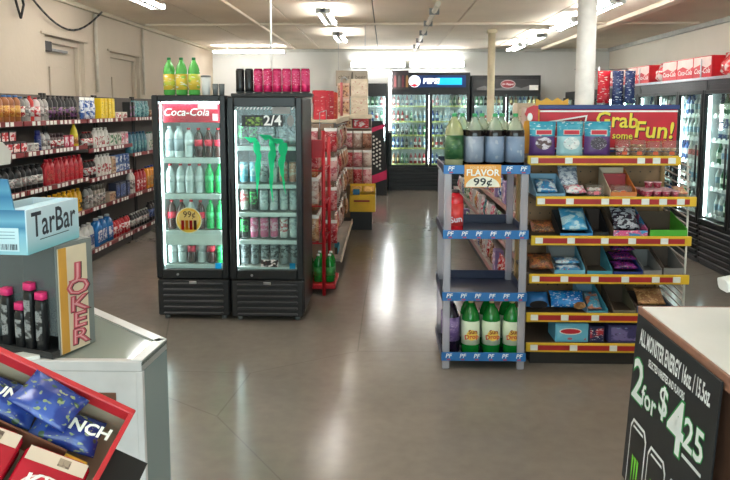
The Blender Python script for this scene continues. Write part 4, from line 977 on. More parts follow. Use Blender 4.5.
for z, x in ((.14, 1.46 - .37), (.50, 1.46 - .34), (.82, 1.46 - .32), (1.14, 1.46 - .28)):
    y = 5.05; i = 0
    while y < 10.3:
        q = rd.random()
        k, nm = (lilac, 'lilac boxed sweets') if q < .16 else (whitebx, 'white boxed sweets') if q < .34 else rd.choice(mix)
        nm = nm if 'sweets' in nm else nm + ' candy bag'
        lab = '%s, %s from front on %s shelf behind the soda rack' % (nm, nth(i), SHN[z]); i += 1
        k.put((x, y, z + .001), -PI / 2 + rd.uniform(-.1, .1), lab, 'box' if 'box' in nm else 'candy bag', 'goods on the gondola behind the rack')
        y += .175
# tall beige cartons standing on the gondola top
bei = k_box('paper_towel_pack', .24, .2, .25, P((214, 196, 170)), printed('beige_pack_print', [(216, 200, 174), (226, 212, 190), (190, 120, 110), (214, 196, 170)], 15))
pnl = k_box('paper_towel_pack', .2, .2, .22, P((206, 170, 150)), LB['brown'])

for i, (x, y, k_) in enumerate(((1.2, 5.45, pnl), (1.2, 5.72, bei), (1.25, 6.1, pnl))): k_.put((x, y, 1.491), 0, 'tan paper pack on gondola top behind the colas, %s' % ('nearest', 'second', 'third')[i], 'box', 'paper packs on the right gondola')
cy = thing('crown_carton', 'yellow crown-edged carton behind left end of snack sign', 'carton', (1.24, 5.12, 1.491))
part('front', MB().prism([(-.12, 0), (.12, 0), (.12, .28), (.08, .26), (.04, .285), (0, .262), (-.04, .285), (-.08, .26), (-.12, .28)], 'Y', 0, .006, pm('carton_sun_yellow', (232, 186, 70), .5)), cy)
part('tray', MB().box(-.12, .12, .006, .16, 0, .12, pm('carton_sun_yellow', (232, 186, 70), .5), .003), cy)
# ================================================================== LEFT GONDOLA OF THE MIDDLE AISLE
g1 = thing('gondola_shelf_unit', 'aisle gondola of hanging candy behind the black coolers', 'shelving', (-.9, 8.15, 0))
GL = 1.2
part('centre_panel', MB().box(-.02, .02, -GL, GL, .12, 1.56, gback, .003), g1)
for y in (-GL + .02, 0, GL - .02): part('upright', MB().box(-.03, .03, y - .02, y + .02, 0, 1.57, gp, .004), g1)
for s_ in (-1, 1):
    so = part('deck', MB().box(s_ * .03, s_ * .44, -GL, GL, .11, .14, gp, .004).box(s_ * .03, s_ * .36, -GL, GL, 0, .11, dark), g1)
    part('deck_rail', MB().box(s_ * .44, s_ * .455, -GL, GL, .1, .165, pm('deck_rail_cream', (206, 192, 172), .5), .003), so)
    so = part('top_shelf', MB().box(s_ * .03, s_ * .40, -GL, GL, 1.55, 1.58, pm('top_shelf_cream', (222, 208, 180), .5), .004), g1)
    part('shelf_rail', MB().box(s_ * .40, s_ * .41, -GL, GL, 1.535, 1.59, pm('top_shelf_cream', (222, 208, 180), .5), .003), so)
part('end_panel', MB().box(-.38, .38, -GL - .02, -GL - .005, .14, 1.54, gback, .003), g1)
# pegs with hanging bags
peg = MB().cyl((0, 0, 0), (.36, 0, .012), .004, steel, 5).mesh('peg')
HB = [(k_bag('hanging_candy_bag', .13, .24, .06, printed('candy_%s_print' % n, c, 22, .28), paper, 50 + i), w) for i, (n, w, c) in enumerate((('redwhite', 'red and white', ((176, 34, 46), (206, 120, 120), (236, 220, 214), (150, 24, 40))), ('cocoa', 'brown', ((120, 76, 58), (170, 120, 96), (216, 190, 170), (90, 54, 44))), ('rose', 'pink', ((200, 110, 120), (226, 180, 176), (236, 226, 220), (170, 60, 80))), ('caramel', 'amber', ((176, 120, 76), (206, 160, 120), (226, 206, 180), (140, 80, 50))), ('cream', 'cream', ((214, 200, 186), (190, 160, 146), (150, 60, 60), (226, 216, 206)))))]
rowz = (1.24, .94, .64, .30); rown = ('top', 'second', 'third', 'bottom')
rd = random.Random(11)
for j, z in enumerate(rowz):
    for i in range(11):
        y = 7.12 + i * .21
        part('peg', peg, g1, (0.02, y - 8.15, z + .2455))
        k, nm = rd.choice(HB)
        k.put((-.54 + rd.uniform(-.02, .02), y, z), PI / 2 + rd.uniform(-.15, .15), '%s candy bag, %s from front in %s row of aisle gondola' % (nm, nth(i), rown[j]), 'candy bag', 'candy bags on the aisle side')
    for i in range(4):
        part('peg', MB().cyl((-.22 + i * .19, -GL - .02, z + .266), (-.22 + i * .19, -GL - .13, z + .272), .004, steel, 5), g1)
        k, nm = rd.choice(HB)
        k.put((-1.12 + i * .19, 6.86 + rd.uniform(-.01, .02), z + .02), rd.uniform(-.15, .15), '%s candy bag on gondola end, %s row, %s from left' % (nm, rown[j], nth(i)), 'candy bag', 'candy bags on the gondola end')
pk_tray = tray((-.50, 7.3, .141), .3, .28, .12, .06, pm('carton_teal', (70, 150, 170), .5), 'teal carton of pink sweets on the gondola deck', PI / 2)
lay('candy_bag', (-.64, 7.2, .15), .18, .16, .06, LB['pink'], 'pink candy bag in the teal carton on deck', 'candy bag', 1.2, 61)
# goods on the top shelf
orb = k_box('cracker_box', .13, .09, .29, P((206, 70, 44)), printed('cracker_print', [(216, 70, 44), (226, 110, 60), (230, 140, 90), (206, 50, 44)], 9))
reb = k_box('cracker_box', .13, .09, .30, P((190, 24, 44)), printed('cracker_red_print', [(190, 24, 44), (200, 40, 56), (226, 200, 190), (180, 20, 36)], 9))
for i, (x, y) in enumerate(((-.68, 7.06), (-.65, 7.19), (-.62, 7.32))): reb.put((x, y, 1.581), .25, 'tall red cracker box on gondola top, %s' % ('nearest', 'second', 'third')[i], 'box', 'red cracker boxes')
for i, (x, y) in enumerate(((-.6, 7.46), (-.6, 7.62))): orb.put((x, y, 1.581), .25, 'tall orange cracker box on gondola top, %s' % ('nearer', 'farther')[i], 'box', 'orange cracker boxes')
# ---- end fixture facing the camera farther down the aisle
ec = thing('candy_end_fixture', 'cream-topped candy fixture facing the camera down the aisle', 'shelving', (-.46, 9.72, 0))
part('back_panel', MB().box(-.27, .27, .16, .18, .05, 1.56, gback, .003), ec)
part('top_shelf', MB().box(-.28, .28, -.16, .2, 1.57, 1.6, pm('top_shelf_cream', (222, 208, 180), .5), .004), ec)
part('shelf_rail', MB().box(-.28, .28, -.17, -.16, 1.55, 1.61, pm('top_shelf_cream', (222, 208, 180), .5), .003), ec)
for s_ in (-1, 1): part('upright', MB().box(s_ * .27, s_ * .25, .14, .18, 0, 1.57, gp, .004), ec)
part('base', MB().box(-.27, .27, -.1, .16, 0, .1, dark, .004), ec)
part('middle_shelf', MB().box(-.26, .26, -.1, .16, .60, .62, gp, .003), ec)
k_box('red_snack_box', .22, .12, .13, P((196, 40, 50)), LB['red']).put((-.34, 9.66, 1.418), 0, 'bright red box under the cream top shelf', 'box')
k_box('cream_snack_box', .18, .12, .12, P((206, 190, 160)), LB['brown']).put((-.56, 9.66, 1.418), 0, 'cream box beside the red box under the cream shelf', 'box')
part('upper_shelf', MB().box(-.26, .26, -.12, .16, 1.405, 1.417, gp, .003), ec)
for j, z in enumerate((1.14, .87, .63)):
    for i in range(4):
        k, nm = HB[(i * 2 + j * 3) % 5]
        k.put((-.655 + i * .135, 9.60 - .03 * (i == 3), z), rd.uniform(-.2, .2), '%s candy bag on end fixture, %s row, %s from left' % (nm, ('top', 'middle', 'lower')[j], nth(i)), 'candy bag', 'candy bags on the end fixture')
for j in range(2):
    bei.put((-.36, 9.72, 1.601 + j * .2545), 0, 'large beige paper pack on cream shelf, %s layer' % ('lower', 'upper')[j], 'box', 'large beige packs')
    pnl.put((-.585, 9.72, 1.601 + j * .225), 0, 'narrow tan paper pack on cream shelf, %s layer' % ('lower', 'upper')[j], 'box', 'narrow tan packs', (.85, 1, 1))
hang = HB
# hanging aisle sign
sg_ = thing('aisle_sign', 'grey hanging aisle sign above the beige paper packs', 'sign', (-.5, 10.3, 2.03))
part('board', MB().box(-.24, .24, 0, .02, 0, .23, pm('sign_warm_grey', (176, 166, 150), .6), .003), sg_)
part('lettering', MB().text('chips', (-.12, -.002, .13), (1, 0, 0), (0, 0, 1), .085, pm('sign_ink_grey', (104, 96, 86)), .01).text('beer', (.13, -.002, .13), (1, 0, 0), (0, 0, 1), .085, pm('sign_ink_grey', (104, 96, 86)), .01), sg_)
part('arrow', MB().add([(-.02, -.002, .06), (.02, -.002, .06), (.02, -.002, .2), (0, -.002, .21)], [(0, 1, 2, 3)], pm('sign_ink_grey', (104, 96, 86))), sg_)
for s_ in (-1, 1): part('hanger', MB().cyl((s_ * .2, .01, .23), (s_ * .2, .01, ZC - .016 - 2.05), .004, steel, 5), sg_)
hp = thing('hook_pole', 'red pole with a chrome hook beside the cracker boxes', 'pole', (-.5, 7.85, 1.61))
part('shaft', MB().cyl((0, 0, 0), (0, 0, .38), .016, pm('pole_pink_red', (206, 110, 116), .4), 8), hp)
part('hook', MB().path([(0, 0, .38), (.0, -.01, .42), (.04, -.02, .44), (.07, -.02, .41)], .012, steel, 6), hp)
# --- red wire rack right behind the black cooler
rr = thing('red_wire_rack', 'red wire display rack beside the green-clawed cooler', 'display rack', (-.72, 6.35, 0))
for sx in (-1, 1):
    for sy in (-1, 1): part('post', MB().cyl((sx * .17, sy * .3, 0), (sx * .17, sy * .3, 1.5 if sy < 0 else 1.42), .017, red, 8), rr)
for z in (.48, .82, 1.14):
    sh = MB()
    for s_ in (-1, 1): sh.cyl((s_ * .17, -.3, z), (s_ * .17, .3, z), .007, red, 6).cyl((-.17, s_ * .3, z), (.17, s_ * .3, z), .007, red, 6)
    for i in range(7): sh.cyl((-.15 + i * .05, -.3, z), (-.15 + i * .05, .3, z), .003, red, 5)
    part('wire_shelf', sh, rr)
part('red_panel', MB().box(-.16, .165, -.318, -.312, 1.26, 1.42, red, .003), rr)
part('bottom_tray', MB().box(-.19, .27, -.27, .2, .05, .09, red, .005), rr)
hk = MB()
for i in range(3): hk.path([(-.1 + i * .12, -.3, 1.42), (-.1 + i * .12, -.3, 1.78 - i * .06), (-.04 + i * .12, -.3, 1.8 - i * .06), (-.04 + i * .12, -.3, 1.6)], .004, steel, 5)
part('top_hooks', hk, rr)
g7 = k_bottle('soda_bottle', .26, .045, pm('green_bottle_pet', (18, 122, 42), .12), P((226, 230, 226)), pm('green_soda_label', (50, 150, 70), .4), .34, .3, (.25, .55))
for i in range(6): g7.put((-.72 + .0 + (i % 3) * .105, 6.2 + (i // 3) * .13, .091), 0, 'green white-capped soda bottle at foot of red rack, %s row, %s' % (('front', 'rear')[i // 3], ('left', 'middle', 'right')[i % 3]), 'bottle', 'green bottles in red rack')
for j, z in enumerate((.49, .83, 1.15)):
    for i in range(4):
        k, nm = hang[(i + j) % 5]
        lab = '%s bag on %s shelf of red wire rack, %s from front' % (nm, ('lower', 'middle', 'upper')[j], nth(i))
        k.put((-.72 + .10, 6.2 + i * .128, z + .006), PI / 2 - .05, lab, 'snack bag', 'bags in the red wire rack')
        if i < 2: hang[(i + j + 2) % 5][0].put((-.8 + i * .14, 6.09, z + .006), 0, hang[(i + j + 2) % 5][1] + ' bag at front of %s red rack shelf, %s' % (('lower', 'middle', 'upper')[j], ('left', 'right')[i]), 'snack bag', 'front bags of the red rack')
# --- yellow floor display and dotted black display
yd = thing('floor_display', 'yellow snack floor display on a black base in the aisle', 'display stand', (-.31, 9.55, 0))
part('base', MB().box(-.17, .13, -.15, .2, 0, .26, blackm, .005), yd)
part('carton', MB().box(-.18, .18, -.18, .2, .26, .5, pm('display_yellow', (224, 184, 40), .5), .004), yd)
part('white_side', MB().box(.1805, .184, -.178, .198, .262, .56, paper, .001), yd)
part('lettering', MB().box(-.12, .1, -.183, -.1805, .4, .425, pm('display_red_ink', (150, 50, 40))), yd)
part('picture', MB().box(-.13, -.04, -.184, -.1805, .5, .58, pm('display_blue', (40, 110, 150))), yd)
part('header', MB().box(-.18, .18, -.02, -.01, .5, .64, pm('display_yellow', (224, 184, 40), .5), .003), yd)
for i in range(2): lay('snack_bag', (-.395 + i * .17, 9.4, .505), .15, .14, .06, printed('snack_gold_print', [(206, 150, 60), (230, 190, 110), (150, 90, 40), (226, 200, 150)], 25), ['left', 'right'][i] + ' golden snack bag in the yellow floor display', 'snack bag', 1.1, 70 + i)
dd = thing('floor_display', 'black display with white dots and pink band at aisle end', 'display stand', (-.1, 13.2, 0))
part('body', MB().prism([(-.22, 0), (.14, 0), (.14, .5), (.06, 1.45), (-.22, 1.45)], 'Y', 0, .35, blackm), dd)
dt = MB().add(disc(.022, 8, -.002), [tuple(range(8))], paper).mesh('dot')
for i in range(8):
    for j in range(3): part('dot', dt, dd, (-.12 + j * .06 + .01 * (i % 2), 0, 1.15 - i * .075 - j * .05))
for q_ in ([(-.22, -.003, 1.2), (.1, -.003, 1.33), (.1, -.003, 1.4), (-.22, -.003, 1.3)], [(-.22, -.003, .2), (.14, -.003, .32), (.14, -.003, .5), (-.22, -.003, .36)]):
    part('pink_band', MB().add(q_, [(0, 1, 2, 3)], pm('band_pink', (210, 40, 96))), dd)

# ================================================================== BACK WALL COOLERS
def wide_cooler(name, loc, rz, w, h, d, doors, z0, z1, shelves, label, leds, hdr=True, group=None, frame=.05, slats=6, rail_m=None, wr=.05):
    """reach-in cooler with swing doors; front faces local -Y; root at the middle of the front foot line"""
    t = thing(name, label, 'cooler', loc, rz, group); hw = w / 2
    cb = MB().box(-hw, -hw + .03, .04, d, 0, h, black, .004).box(hw - .03, hw, .04, d, 0, h, black, .004).box(-hw + .03, hw - .03, d - .03, d, 0, h, black).box(-hw + .03, hw - .03, .04, d - .03, h - .05, h, black).box(-hw + .03, hw - .03, .04, d - .03, 0, z0 - .04, black)
    cb.box(-hw + .03, hw - .03, .045, .075, z1 + .03, h - .05, black)
    part('cabinet', cb, t)
    part('inner_liner', MB().box(-hw + .032, hw - .032, d - .045, d - .035, z0 - .035, z1 + .03, lin_w).box(-hw + .032, -hw + .04, .08, d - .05, z0 - .035, z1, lin_w).box(hw - .04, hw - .032, .08, d - .05, z0 - .035, z1, lin_w), t)
    dw = w / doors
    for i in range(doors):
        a, b = -hw + i * dw, -hw + (i + 1) * dw
        fr = MB().box(a + .004, a + frame, 0, .04, z0 - .03, z1 + .03, black, .004).box(b - frame, b - .004, 0, .04, z0 - .03, z1 + .03, black, .004).box(a + frame, b - frame, 0, .04, z0 - .03, z0 + .01, black, .003).box(a + frame, b - frame, 0, .04, z1 - .01, z1 + .03, black, .003)
        do = part('door', fr, t)
        part('glass_pane', MB().box(a + frame, b - frame, .015, .022, z0 + .01, z1 - .01, glass), do)
        part('handle', MB().cyl((b - .03, -.03, .9), (b - .03, -.03, 1.3), .01, blackm, 6), do)
    zs = (z0 - .1)
    for i in range(slats): part('vent_slat', MB().box(-hw + .02, hw - .02, .012, .04, .05 + (zs - .05) * i / (slats - 1), .05 + (zs - .05) * i / (slats - 1) + zs / slats * .5, pm('vent_slat_black', (34, 34, 36), .4), .004), t)
    for z in shelves:
        so = part('wire_shelf', MB().box(-hw + .045, hw - .045, .11, d - .06, z - .012, z, white, .002), t)
        part('price_rail', MB().box(-hw + .045, hw - .045, .1, .11, z - .03, z + .008, rail_m or pm('price_rail_white', (236, 240, 238), .4), .002), so)
    for x in leds: part('light_strip', MB().box(x - .012, x + .012, .05, .07, z0 + .03, z1 - .03, led_m, .003), t, label='glowing light strip')
    return t
cols = [('green', (46, 110, 70), (200, 206, 180)), ('clear', (196, 200, 196), (120, 150, 170)), ('amber', (110, 64, 34), (206, 180, 120)), ('red', (150, 30, 36), (226, 214, 206)), ('blue', (40, 70, 130), (196, 206, 216)), ('dark', (36, 30, 30), (170, 160, 150)), ('white', (214, 214, 208), (180, 60, 60))]
def smallb(nm, c, l):
    m1 = pm('drink_' + nm, c, .2); m2 = pm('drinklabel_' + nm, l, .4)
    return Kind('drink_bottle', [('bottle', MB().lathe([(.028, 0), (.032, .01), (.032, .06), (.0325, .061), (.0325, .12), (.032, .121), (.031, .14), (.013, .19), (.013, .215), (.0, .216)], [m1, m1, m1, m2, m2, m1, m1, m1, pm('drinkcap_' + nm, l, .4)], 8))])
SB = [(smallb(*c), c[0]) for c in cols]
def stock(x0, x1, y, zs, where, dx=.085, seed=1, names=('top', 'second', 'third', 'fourth', 'bottom'), prefer=None, sc=1.0, axis='X', inset=.15, only=None):
    rd = random.Random(seed)
    for k, z in enumerate(zs):
        n = int((x1 - x0) / dx); run = 0; cur = None
        for i in range(n):
            if run <= 0: cur = rd.choice(prefer or SB); run = rd.choice((1, 2, 2, 3))
            run -= 1; p = x0 + (i + .5) * (x1 - x0) / n
            if only and not only(p, z): continue
            lab = '%s bottle %s on %s shelf of %s' % (nth(i if axis == 'X' else n - 1 - i), 'from left' if axis == 'X' else 'from far end', names[k], where)
            cur[0].put((p, y + inset, z + .001) if axis == 'X' else (y + inset, p, z + .001), rd.uniform(0, 6), lab, 'bottle', 'bottles in ' + where, sc)
BY = 14.0
BS = (1.745, 1.43, 1.147, .88, .55)
zr_y = pm('rail_pale_yellow', (206, 206, 130), .4)
cA = wide_cooler('reach_in_cooler', (-.45, BY, 0), 0, .98, 2.2, .7, 2, .52, 1.95, BS, 'black drink cooler at the back left, half behind the dotted display', (-.44, 0, .44), frame=.045)
stock(-.87, -.03, BY, BS, 'the back left cooler', seed=3, only=lambda p, z: p > -.62)
cB = wide_cooler('reach_in_cooler', (.90, BY, 0), 0, 1.66, 2.42, .7, 2, .52, 1.98, BS, 'black two-door drink cooler with lit blue header', (-.775, 0, .775), frame=.07, rail_m=zr_y)
stock(.14, 1.66, BY, BS, 'the two-door cooler under the blue header', seed=9)
hdr_b = MB().box(-.36, .74, -.012, .0, 2.12, 2.36, glow('header_lit_navy', (10, 44, 96), .5), .003)
ho = part('lit_header', hdr_b, cB, label='backlit blue header')
part('cyan_glow_panel', MB().box(.16, .66, -.016, -.0122, 2.17, 2.31, glow('header_lit_cyan', (20, 170, 226), 1.0)), ho)
part('globe_logo', MB().add(disc(.12, 24, -.018, -.30, 2.24), [tuple(range(24))], glow('header_lit_white', (244, 244, 250), 1.3)).add([(-.4, -.0185, 2.16), (-.3, -.0185, 2.125), (-.21, -.0185, 2.165), (-.3, -.0185, 2.19)], [(0, 1, 2, 3)], glow('header_lit_red', (206, 40, 60), .7)), ho)
part('lettering', MB().text('PEPSI', (.035, -.018, 2.24), (1, 0, 0), (0, 0, 1), .15, glow('header_lit_white', (244, 244, 250), 1.3), .035, .1), ho)
pst = part('bottle_poster', MB().box(-.76, -.42, -.014, 0, 2.08, 2.46, pm('poster_dark', (56, 48, 50), .5), .002), cB)
for i, c in enumerate([(120, 70, 70), (90, 84, 84), (110, 50, 60), (160, 120, 70)]): part('printed_bottle', MB().prism([(-.72 + i * .08, 2.12), (-.67 + i * .08, 2.12), (-.67 + i * .08, 2.3), (-.685 + i * .08, 2.36), (-.705 + i * .08, 2.36), (-.72 + i * .08, 2.3)], 'Y', -.016, -.0145, pm('poster_bottle_%d' % i, c, .5)), pst)
# vertical fluorescent tube fixed to the cooler edge
vt = thing('fluorescent_lamp', 'vertical glowing tube on the left edge of the back cooler', 'lamp', (.104, BY - .01, 0))
part('holder', MB().box(-.03, .03, -.02, 0, 1.2, 2.47, white, .004), vt)
part('tube', MB().cyl((0, -.045, 1.25), (0, -.045, 2.44), .024, tube_m, 10), vt)
for z in (1.2, 2.44): part('end_cap', MB().box(-.028, .028, -.072, -.02, z, z + .05, white, .004), vt)
cC = wide_cooler('reach_in_cooler', (2.46, BY, 0), 0, 1.40, 2.36, .7, 2, .52, 1.95, BS, 'black drink cooler with oval logo header at back right', (-.66, 0, .66), frame=.06)
stock(1.85, 3.08, BY, BS, 'the cooler under the oval logo', seed=14)
hC = part('header_panel', MB().box(-.66, .66, -.012, 0, 2.05, 2.28, pm('header_grey_black', (40, 40, 42), .4), .003), cC)
part('grey_mountains', MB().add([(-.6, -.0135, 2.06), (.64, -.0135, 2.06), (.64, -.0135, 2.12), (.45, -.0135, 2.15), (.3, -.0135, 2.1), (.1, -.0135, 2.16), (-.2, -.0135, 2.09), (-.45, -.0135, 2.15), (-.6, -.0135, 2.1)], [tuple(range(9))], pm('header_grey', (104, 104, 106), .5)), hC)
part('oval_logo', MB().add(disc(.15, 24, -.015, .03, 2.18, .085), [tuple(range(24))], pm('oval_silver', (196, 190, 190), .4)).add(disc(.138, 24, -.0155, .03, 2.18, .074), [tuple(range(24))], pm('oval_maroon', (130, 40, 50), .4)), hC)
part('lettering', MB().text('Dr Pepper', (.03, -.017, 2.18), (1, 0, 0), (0, 0, 1), .055, pm('oval_letter', (226, 222, 222)), .02, .25), hC)
part('white_card', MB().box(.46, .64, -.017, -.0145, 2.06, 2.16, paper), hC)
# goods between the back coolers and the gondola end (behind the cola bottles)
for i, (x, c) in enumerate(((1.16, (224, 200, 60)), (1.0, (206, 186, 160)), (1.32, (206, 186, 160)))):
    pass

# ================================================================== RIGHT WALL COOLERS
XW = 3.42
RS = (1.62, 1.36, 1.1, .84, .55)
u0 = 5.55
names = ['wall cooler nearest the counter, cut by the right picture edge', 'wall cooler right of the red snack sign', 'wall cooler behind the red snack sign', 'wall cooler at the far right corner']
for k in range(4):
    w = 1.92; yc = u0 + w / 2 + k * (w + .01)
    # local +X points to -Y (toward camera) after turning the front to -X
    wide_cooler('reach_in_cooler', (XW, yc, 0), -PI / 2, w, 2.0, .8, 3, .5, 1.86, RS, names[k], (-.93, -.32, .32, .93), False, 'row of wall coolers on the right', .045, 7)
    rd = random.Random(40 + k)
    stock(yc - w / 2 + .08, yc + w / 2 - .08, XW, RS, ('cooler at right picture edge', 'cooler right of snack sign', 'cooler behind snack sign', 'far right corner cooler')[k], .1, 60 + k, axis='Y', prefer=[SB[1], SB[6], SB[1], SB[4], SB[5], SB[0]], only=(lambda p, z: p > 6.3) if k == 0 else (lambda p, z: z > 1.3) if k > 1 else None, sc=1.05)
    # rows of little white price cards on the shelf edges
    for z in RS:
        tg = MB()
        for i in range(18): tg.box(-.88 + i * .1, -.83 + i * .1, .094, .0985, z - .026, z + .022, white_glowless)
        c = [o for o in C.objects if o.name.startswith('reach_in_cooler')][-1]
        part('price_cards', tg, c, kind='stuff')
pack = Kind('soda_twelve_pack', [('carton', MB().box(-.2, .2, -.13, .13, 0, .26, pm('pack_red', (196, 34, 44), .45), .006)), ('white_print', MB().add([(-.19, -.1315, .14), (-.05, -.1315, .17), (.1, -.1315, .13), (.19, -.1315, .16), (.19, -.1315, .25), (-.19, -.1315, .25)], [(0, 1, 2, 3, 4, 5)], pm('pack_pale', (240, 214, 206), .45))),
            ('lettering', MB().text('Coca-Cola', (0, -.133, .1), (1, 0, 0), (0, 0, 1), .08, white_glowless, .015, .25))])
shr = k_bag('shrink_wrapped_pack', .4, .28, .2, printed('shrink_red_white', [(206, 50, 56), (236, 220, 214), (226, 120, 116), (240, 232, 226)], 14, .25), None, 91)
for i in range(12):
    y = 5.9 + i * .43
    (shr if i in (0, 2, 3, 7) else pack).put((XW + .17, y, 2.001), -PI / 2 + random.uniform(-.05, .05), ('shrink-wrapped red and white pack' if i in (0, 2, 3, 7) else 'red soda carton with white print') + ' on the right coolers, %s from the far end' % nth(11 - i), 'soda pack', 'packs on the right coolers' if i not in (0, 2, 3, 7) else 'wrapped packs on the right coolers')
gl = thing('acrylic_guard', 'clear guard rail along the top of the right coolers', 'guard rail', (XW + .02, 8.2, 2.0))
part('rail', MB().box(-.006, .006, -2.6, 2.6, 0, .03, steel, .002), gl)
for y in (-2.5, -.6, 1.2, 2.5): part('upright', MB().box(-.006, .006, y - .008, y + .008, .03, .23, steel, .002), gl)
# hanging chip bags in front of the far coolers
hr = thing('chip_rack', 'wire rack of hanging chip bags above the snack sign', 'display rack', (2.62, 8.3, 0))
part('post', MB().cyl((0, .2, 0), (0, .2, 2.2), .015, steel, 8), hr)
part('base', MB().box(-.2, .2, 0, .4, 0, .02, blackm, .004), hr)
part('rail', MB().cyl((-.3, .2, 2.17), (.34, .2, 2.17), .008, steel, 6), hr)
for k, (x, nm, m_, w, z) in enumerate(((-.24, 'small white and red', LB['busy'], .11, 1.78), (-.12, 'slim red and white', LB['red'], .11, 1.74), (.04, 'large red', printed('chip_red', [(190, 24, 44), (206, 40, 56), (226, 214, 210), (176, 20, 40)], 9, .25), .16, 1.76), (.21, 'left navy', printed('chip_navy', [(50, 66, 110), (36, 50, 96), (196, 206, 220), (70, 90, 140)], 11, .2), .14, 1.74), (.355, 'right navy', MATS['chip_navy'], .13, 1.76))):
    k_bag('chip_bag', w, 2.15 - z, .09, m_, None, 80 + k).put((2.62 + x, 8.43, z), .1, nm + ' chip bag hanging left of the red soda packs', 'chip bag', 'hanging chip bags')

# ================================================================== FOREGROUND LEFT: GLASS COUNTER
ZT = .95
lam = pm('counter_white_laminate', (206, 200, 198), .5); alu = pm('counter_aluminium', (206, 208, 206), .3, .6)
ct = thing('glass_counter', 'glass-topped display counter with angled end and white back', 'counter', (-1.3, 1.93, 0))
def q(x, y): return (x + 1.3, y - 1.93)
poly = [q(-1.95, 1.93), q(-.72, 1.93), q(-.708, 2.125), q(-1.1, 2.47), q(-1.95, 2.60)]
part('glass_top', MB().prism(poly, 'Z', ZT - .012, ZT - .002, glassy('counter_top_glass', (196, 208, 200), .55, .05)), ct)
rm = MB()
for a, b in zip(poly[1:-1], poly[2:]):
    d = (Vector(b) - Vector(a)).normalized(); n = Vector((d.y, -d.x)) * .0
    i_ = Vector((-d.y, d.x)) * .035
    pa, pb = Vector(a), Vector(b)
    rm.prism([tuple(pa), tuple(pb), tuple(pb + i_), tuple(pa + i_)], 'Z', ZT - .03, ZT + .004, alu)
part('metal_rim', rm, ct)
part('near_rim', MB().box(poly[0][0], poly[1][0], -.002, .024, ZT - .03, ZT + .002, lam, .003), ct)
bp_ = MB().box(poly[0][0], poly[1][0], 0, .014, .08, ZT - .03, lam, .002)
part('back_panel', bp_, ct, label='white laminate back panel')
part('brown_plate', MB().box(q(-1.0, 0)[0], q(-.80, 0)[0], -.004, .0, .80, .855, pm('brown_wood_plate', (104, 64, 44), .6), .001), ct)
part('corner_post', MB().box(poly[1][0] - .018, poly[1][0] + .002, -.003, .016, 0, ZT - .03, lam, .002), ct)
gs = glassy('counter_side_glass', (190, 204, 204), .5, .06)
for a, b in ((1, 2), (2, 3)):
    pa, pb = Vector(poly[a]), Vector(poly[b]); d = (pb - pa).normalized(); i_ = Vector((-d.y, d.x)) * .008
    part('side_glass', MB().prism([tuple(pa), tuple(pb), tuple(pb + i_), tuple(pa + i_)], 'Z', .06, ZT - .03, gs), ct)
part('plinth', MB().prism(poly, 'Z', 0, .06, dark), ct)
part('inner_shelf', MB().prism([(p[0] * .97 - .01, p[1] * .95 + .015) for p in poly], 'Z', .5, .508, gs), ct)
# --- lighter stand with JOKER card
js = thing('lighter_stand', 'grey acrylic lighter stand with pink-lettered card on the counter', 'display stand', (-.978, 1.96, ZT + .004), math.radians(-20))
gac = glassy('smoked_acrylic', (150, 156, 156), .35, .08)
jw, jd, jh = .30, .145, .335
part('left_wall', MB().box(-jw, -jw + .006, 0, jd, 0, jh, gac), js)
part('right_wall', MB().box(-.006, 0, 0, jd, 0, jh, pm('acrylic_grey', (118, 122, 119), .3), .001), js)
part('back_wall', MB().box(-jw + .006, -.006, jd - .006, jd, 0, jh, pm('acrylic_grey', (118, 122, 119), .3), .001), js)
part('front_pane', MB().box(-jw + .006, -.006, 0, .004, .06, jh, glassy('front_acrylic', (190, 196, 196), .82, .06)), js)
part('top', MB().box(-jw, 0, 0, jd, jh, jh + .005, pm('acrylic_grey', (118, 122, 119), .3), .001), js)
part('bottom', MB().box(-jw + .006, -.006, .004, jd - .006, 0, .012, blackm, .001), js)
jc = part('letter_card', MB().box(0.0005, .003, .004, .118, .003, jh - .008, pm('card_warm_cream', (214, 196, 168), .6)), js, label='cream card with pink stacked letters')
part('orange_stripe', MB().box(.003, .0038, .006, .036, .003, jh - .008, pm('card_orange_stripe', (206, 150, 62), .6)), jc)
for i, ch in enumerate('JOKER'):
    z = jh - .09 - i * .052
    part('letter', MB().text(ch, (.0042, .08, z), (0, 1, -.05), (0, .05, 1), .066, pm('letter_ink_dark', (70, 40, 44)), .05, 0, 0, 1.75 if ch != 'J' else 2.3).text(ch, (.0046, .077, z + .002), (0, 1, -.05), (0, .05, 1), .066, pm('letter_pink', (196, 84, 96), .5), .035, 0, 0, 1.75 if ch != 'J' else 2.3).text(ch, (.005, .077, z + .002), (0, 1, -.05), (0, .05, 1), .066, pm('letter_pale_pink', (226, 160, 164), .5), -.02, 0, 0, 1.75 if ch != 'J' else 2.3), jc)
lt_ = [(-.19, .085), (-.135, .045), (-.095, .11), (-.05, .085)]
part('ledge', MB().box(-jw, 0, -.03, 0, .012, .02, blackm, .001), js)
part('ledge_bracket', MB().box(-jw, 0, -.03, -.0, 0, .012, dark, .001), js)
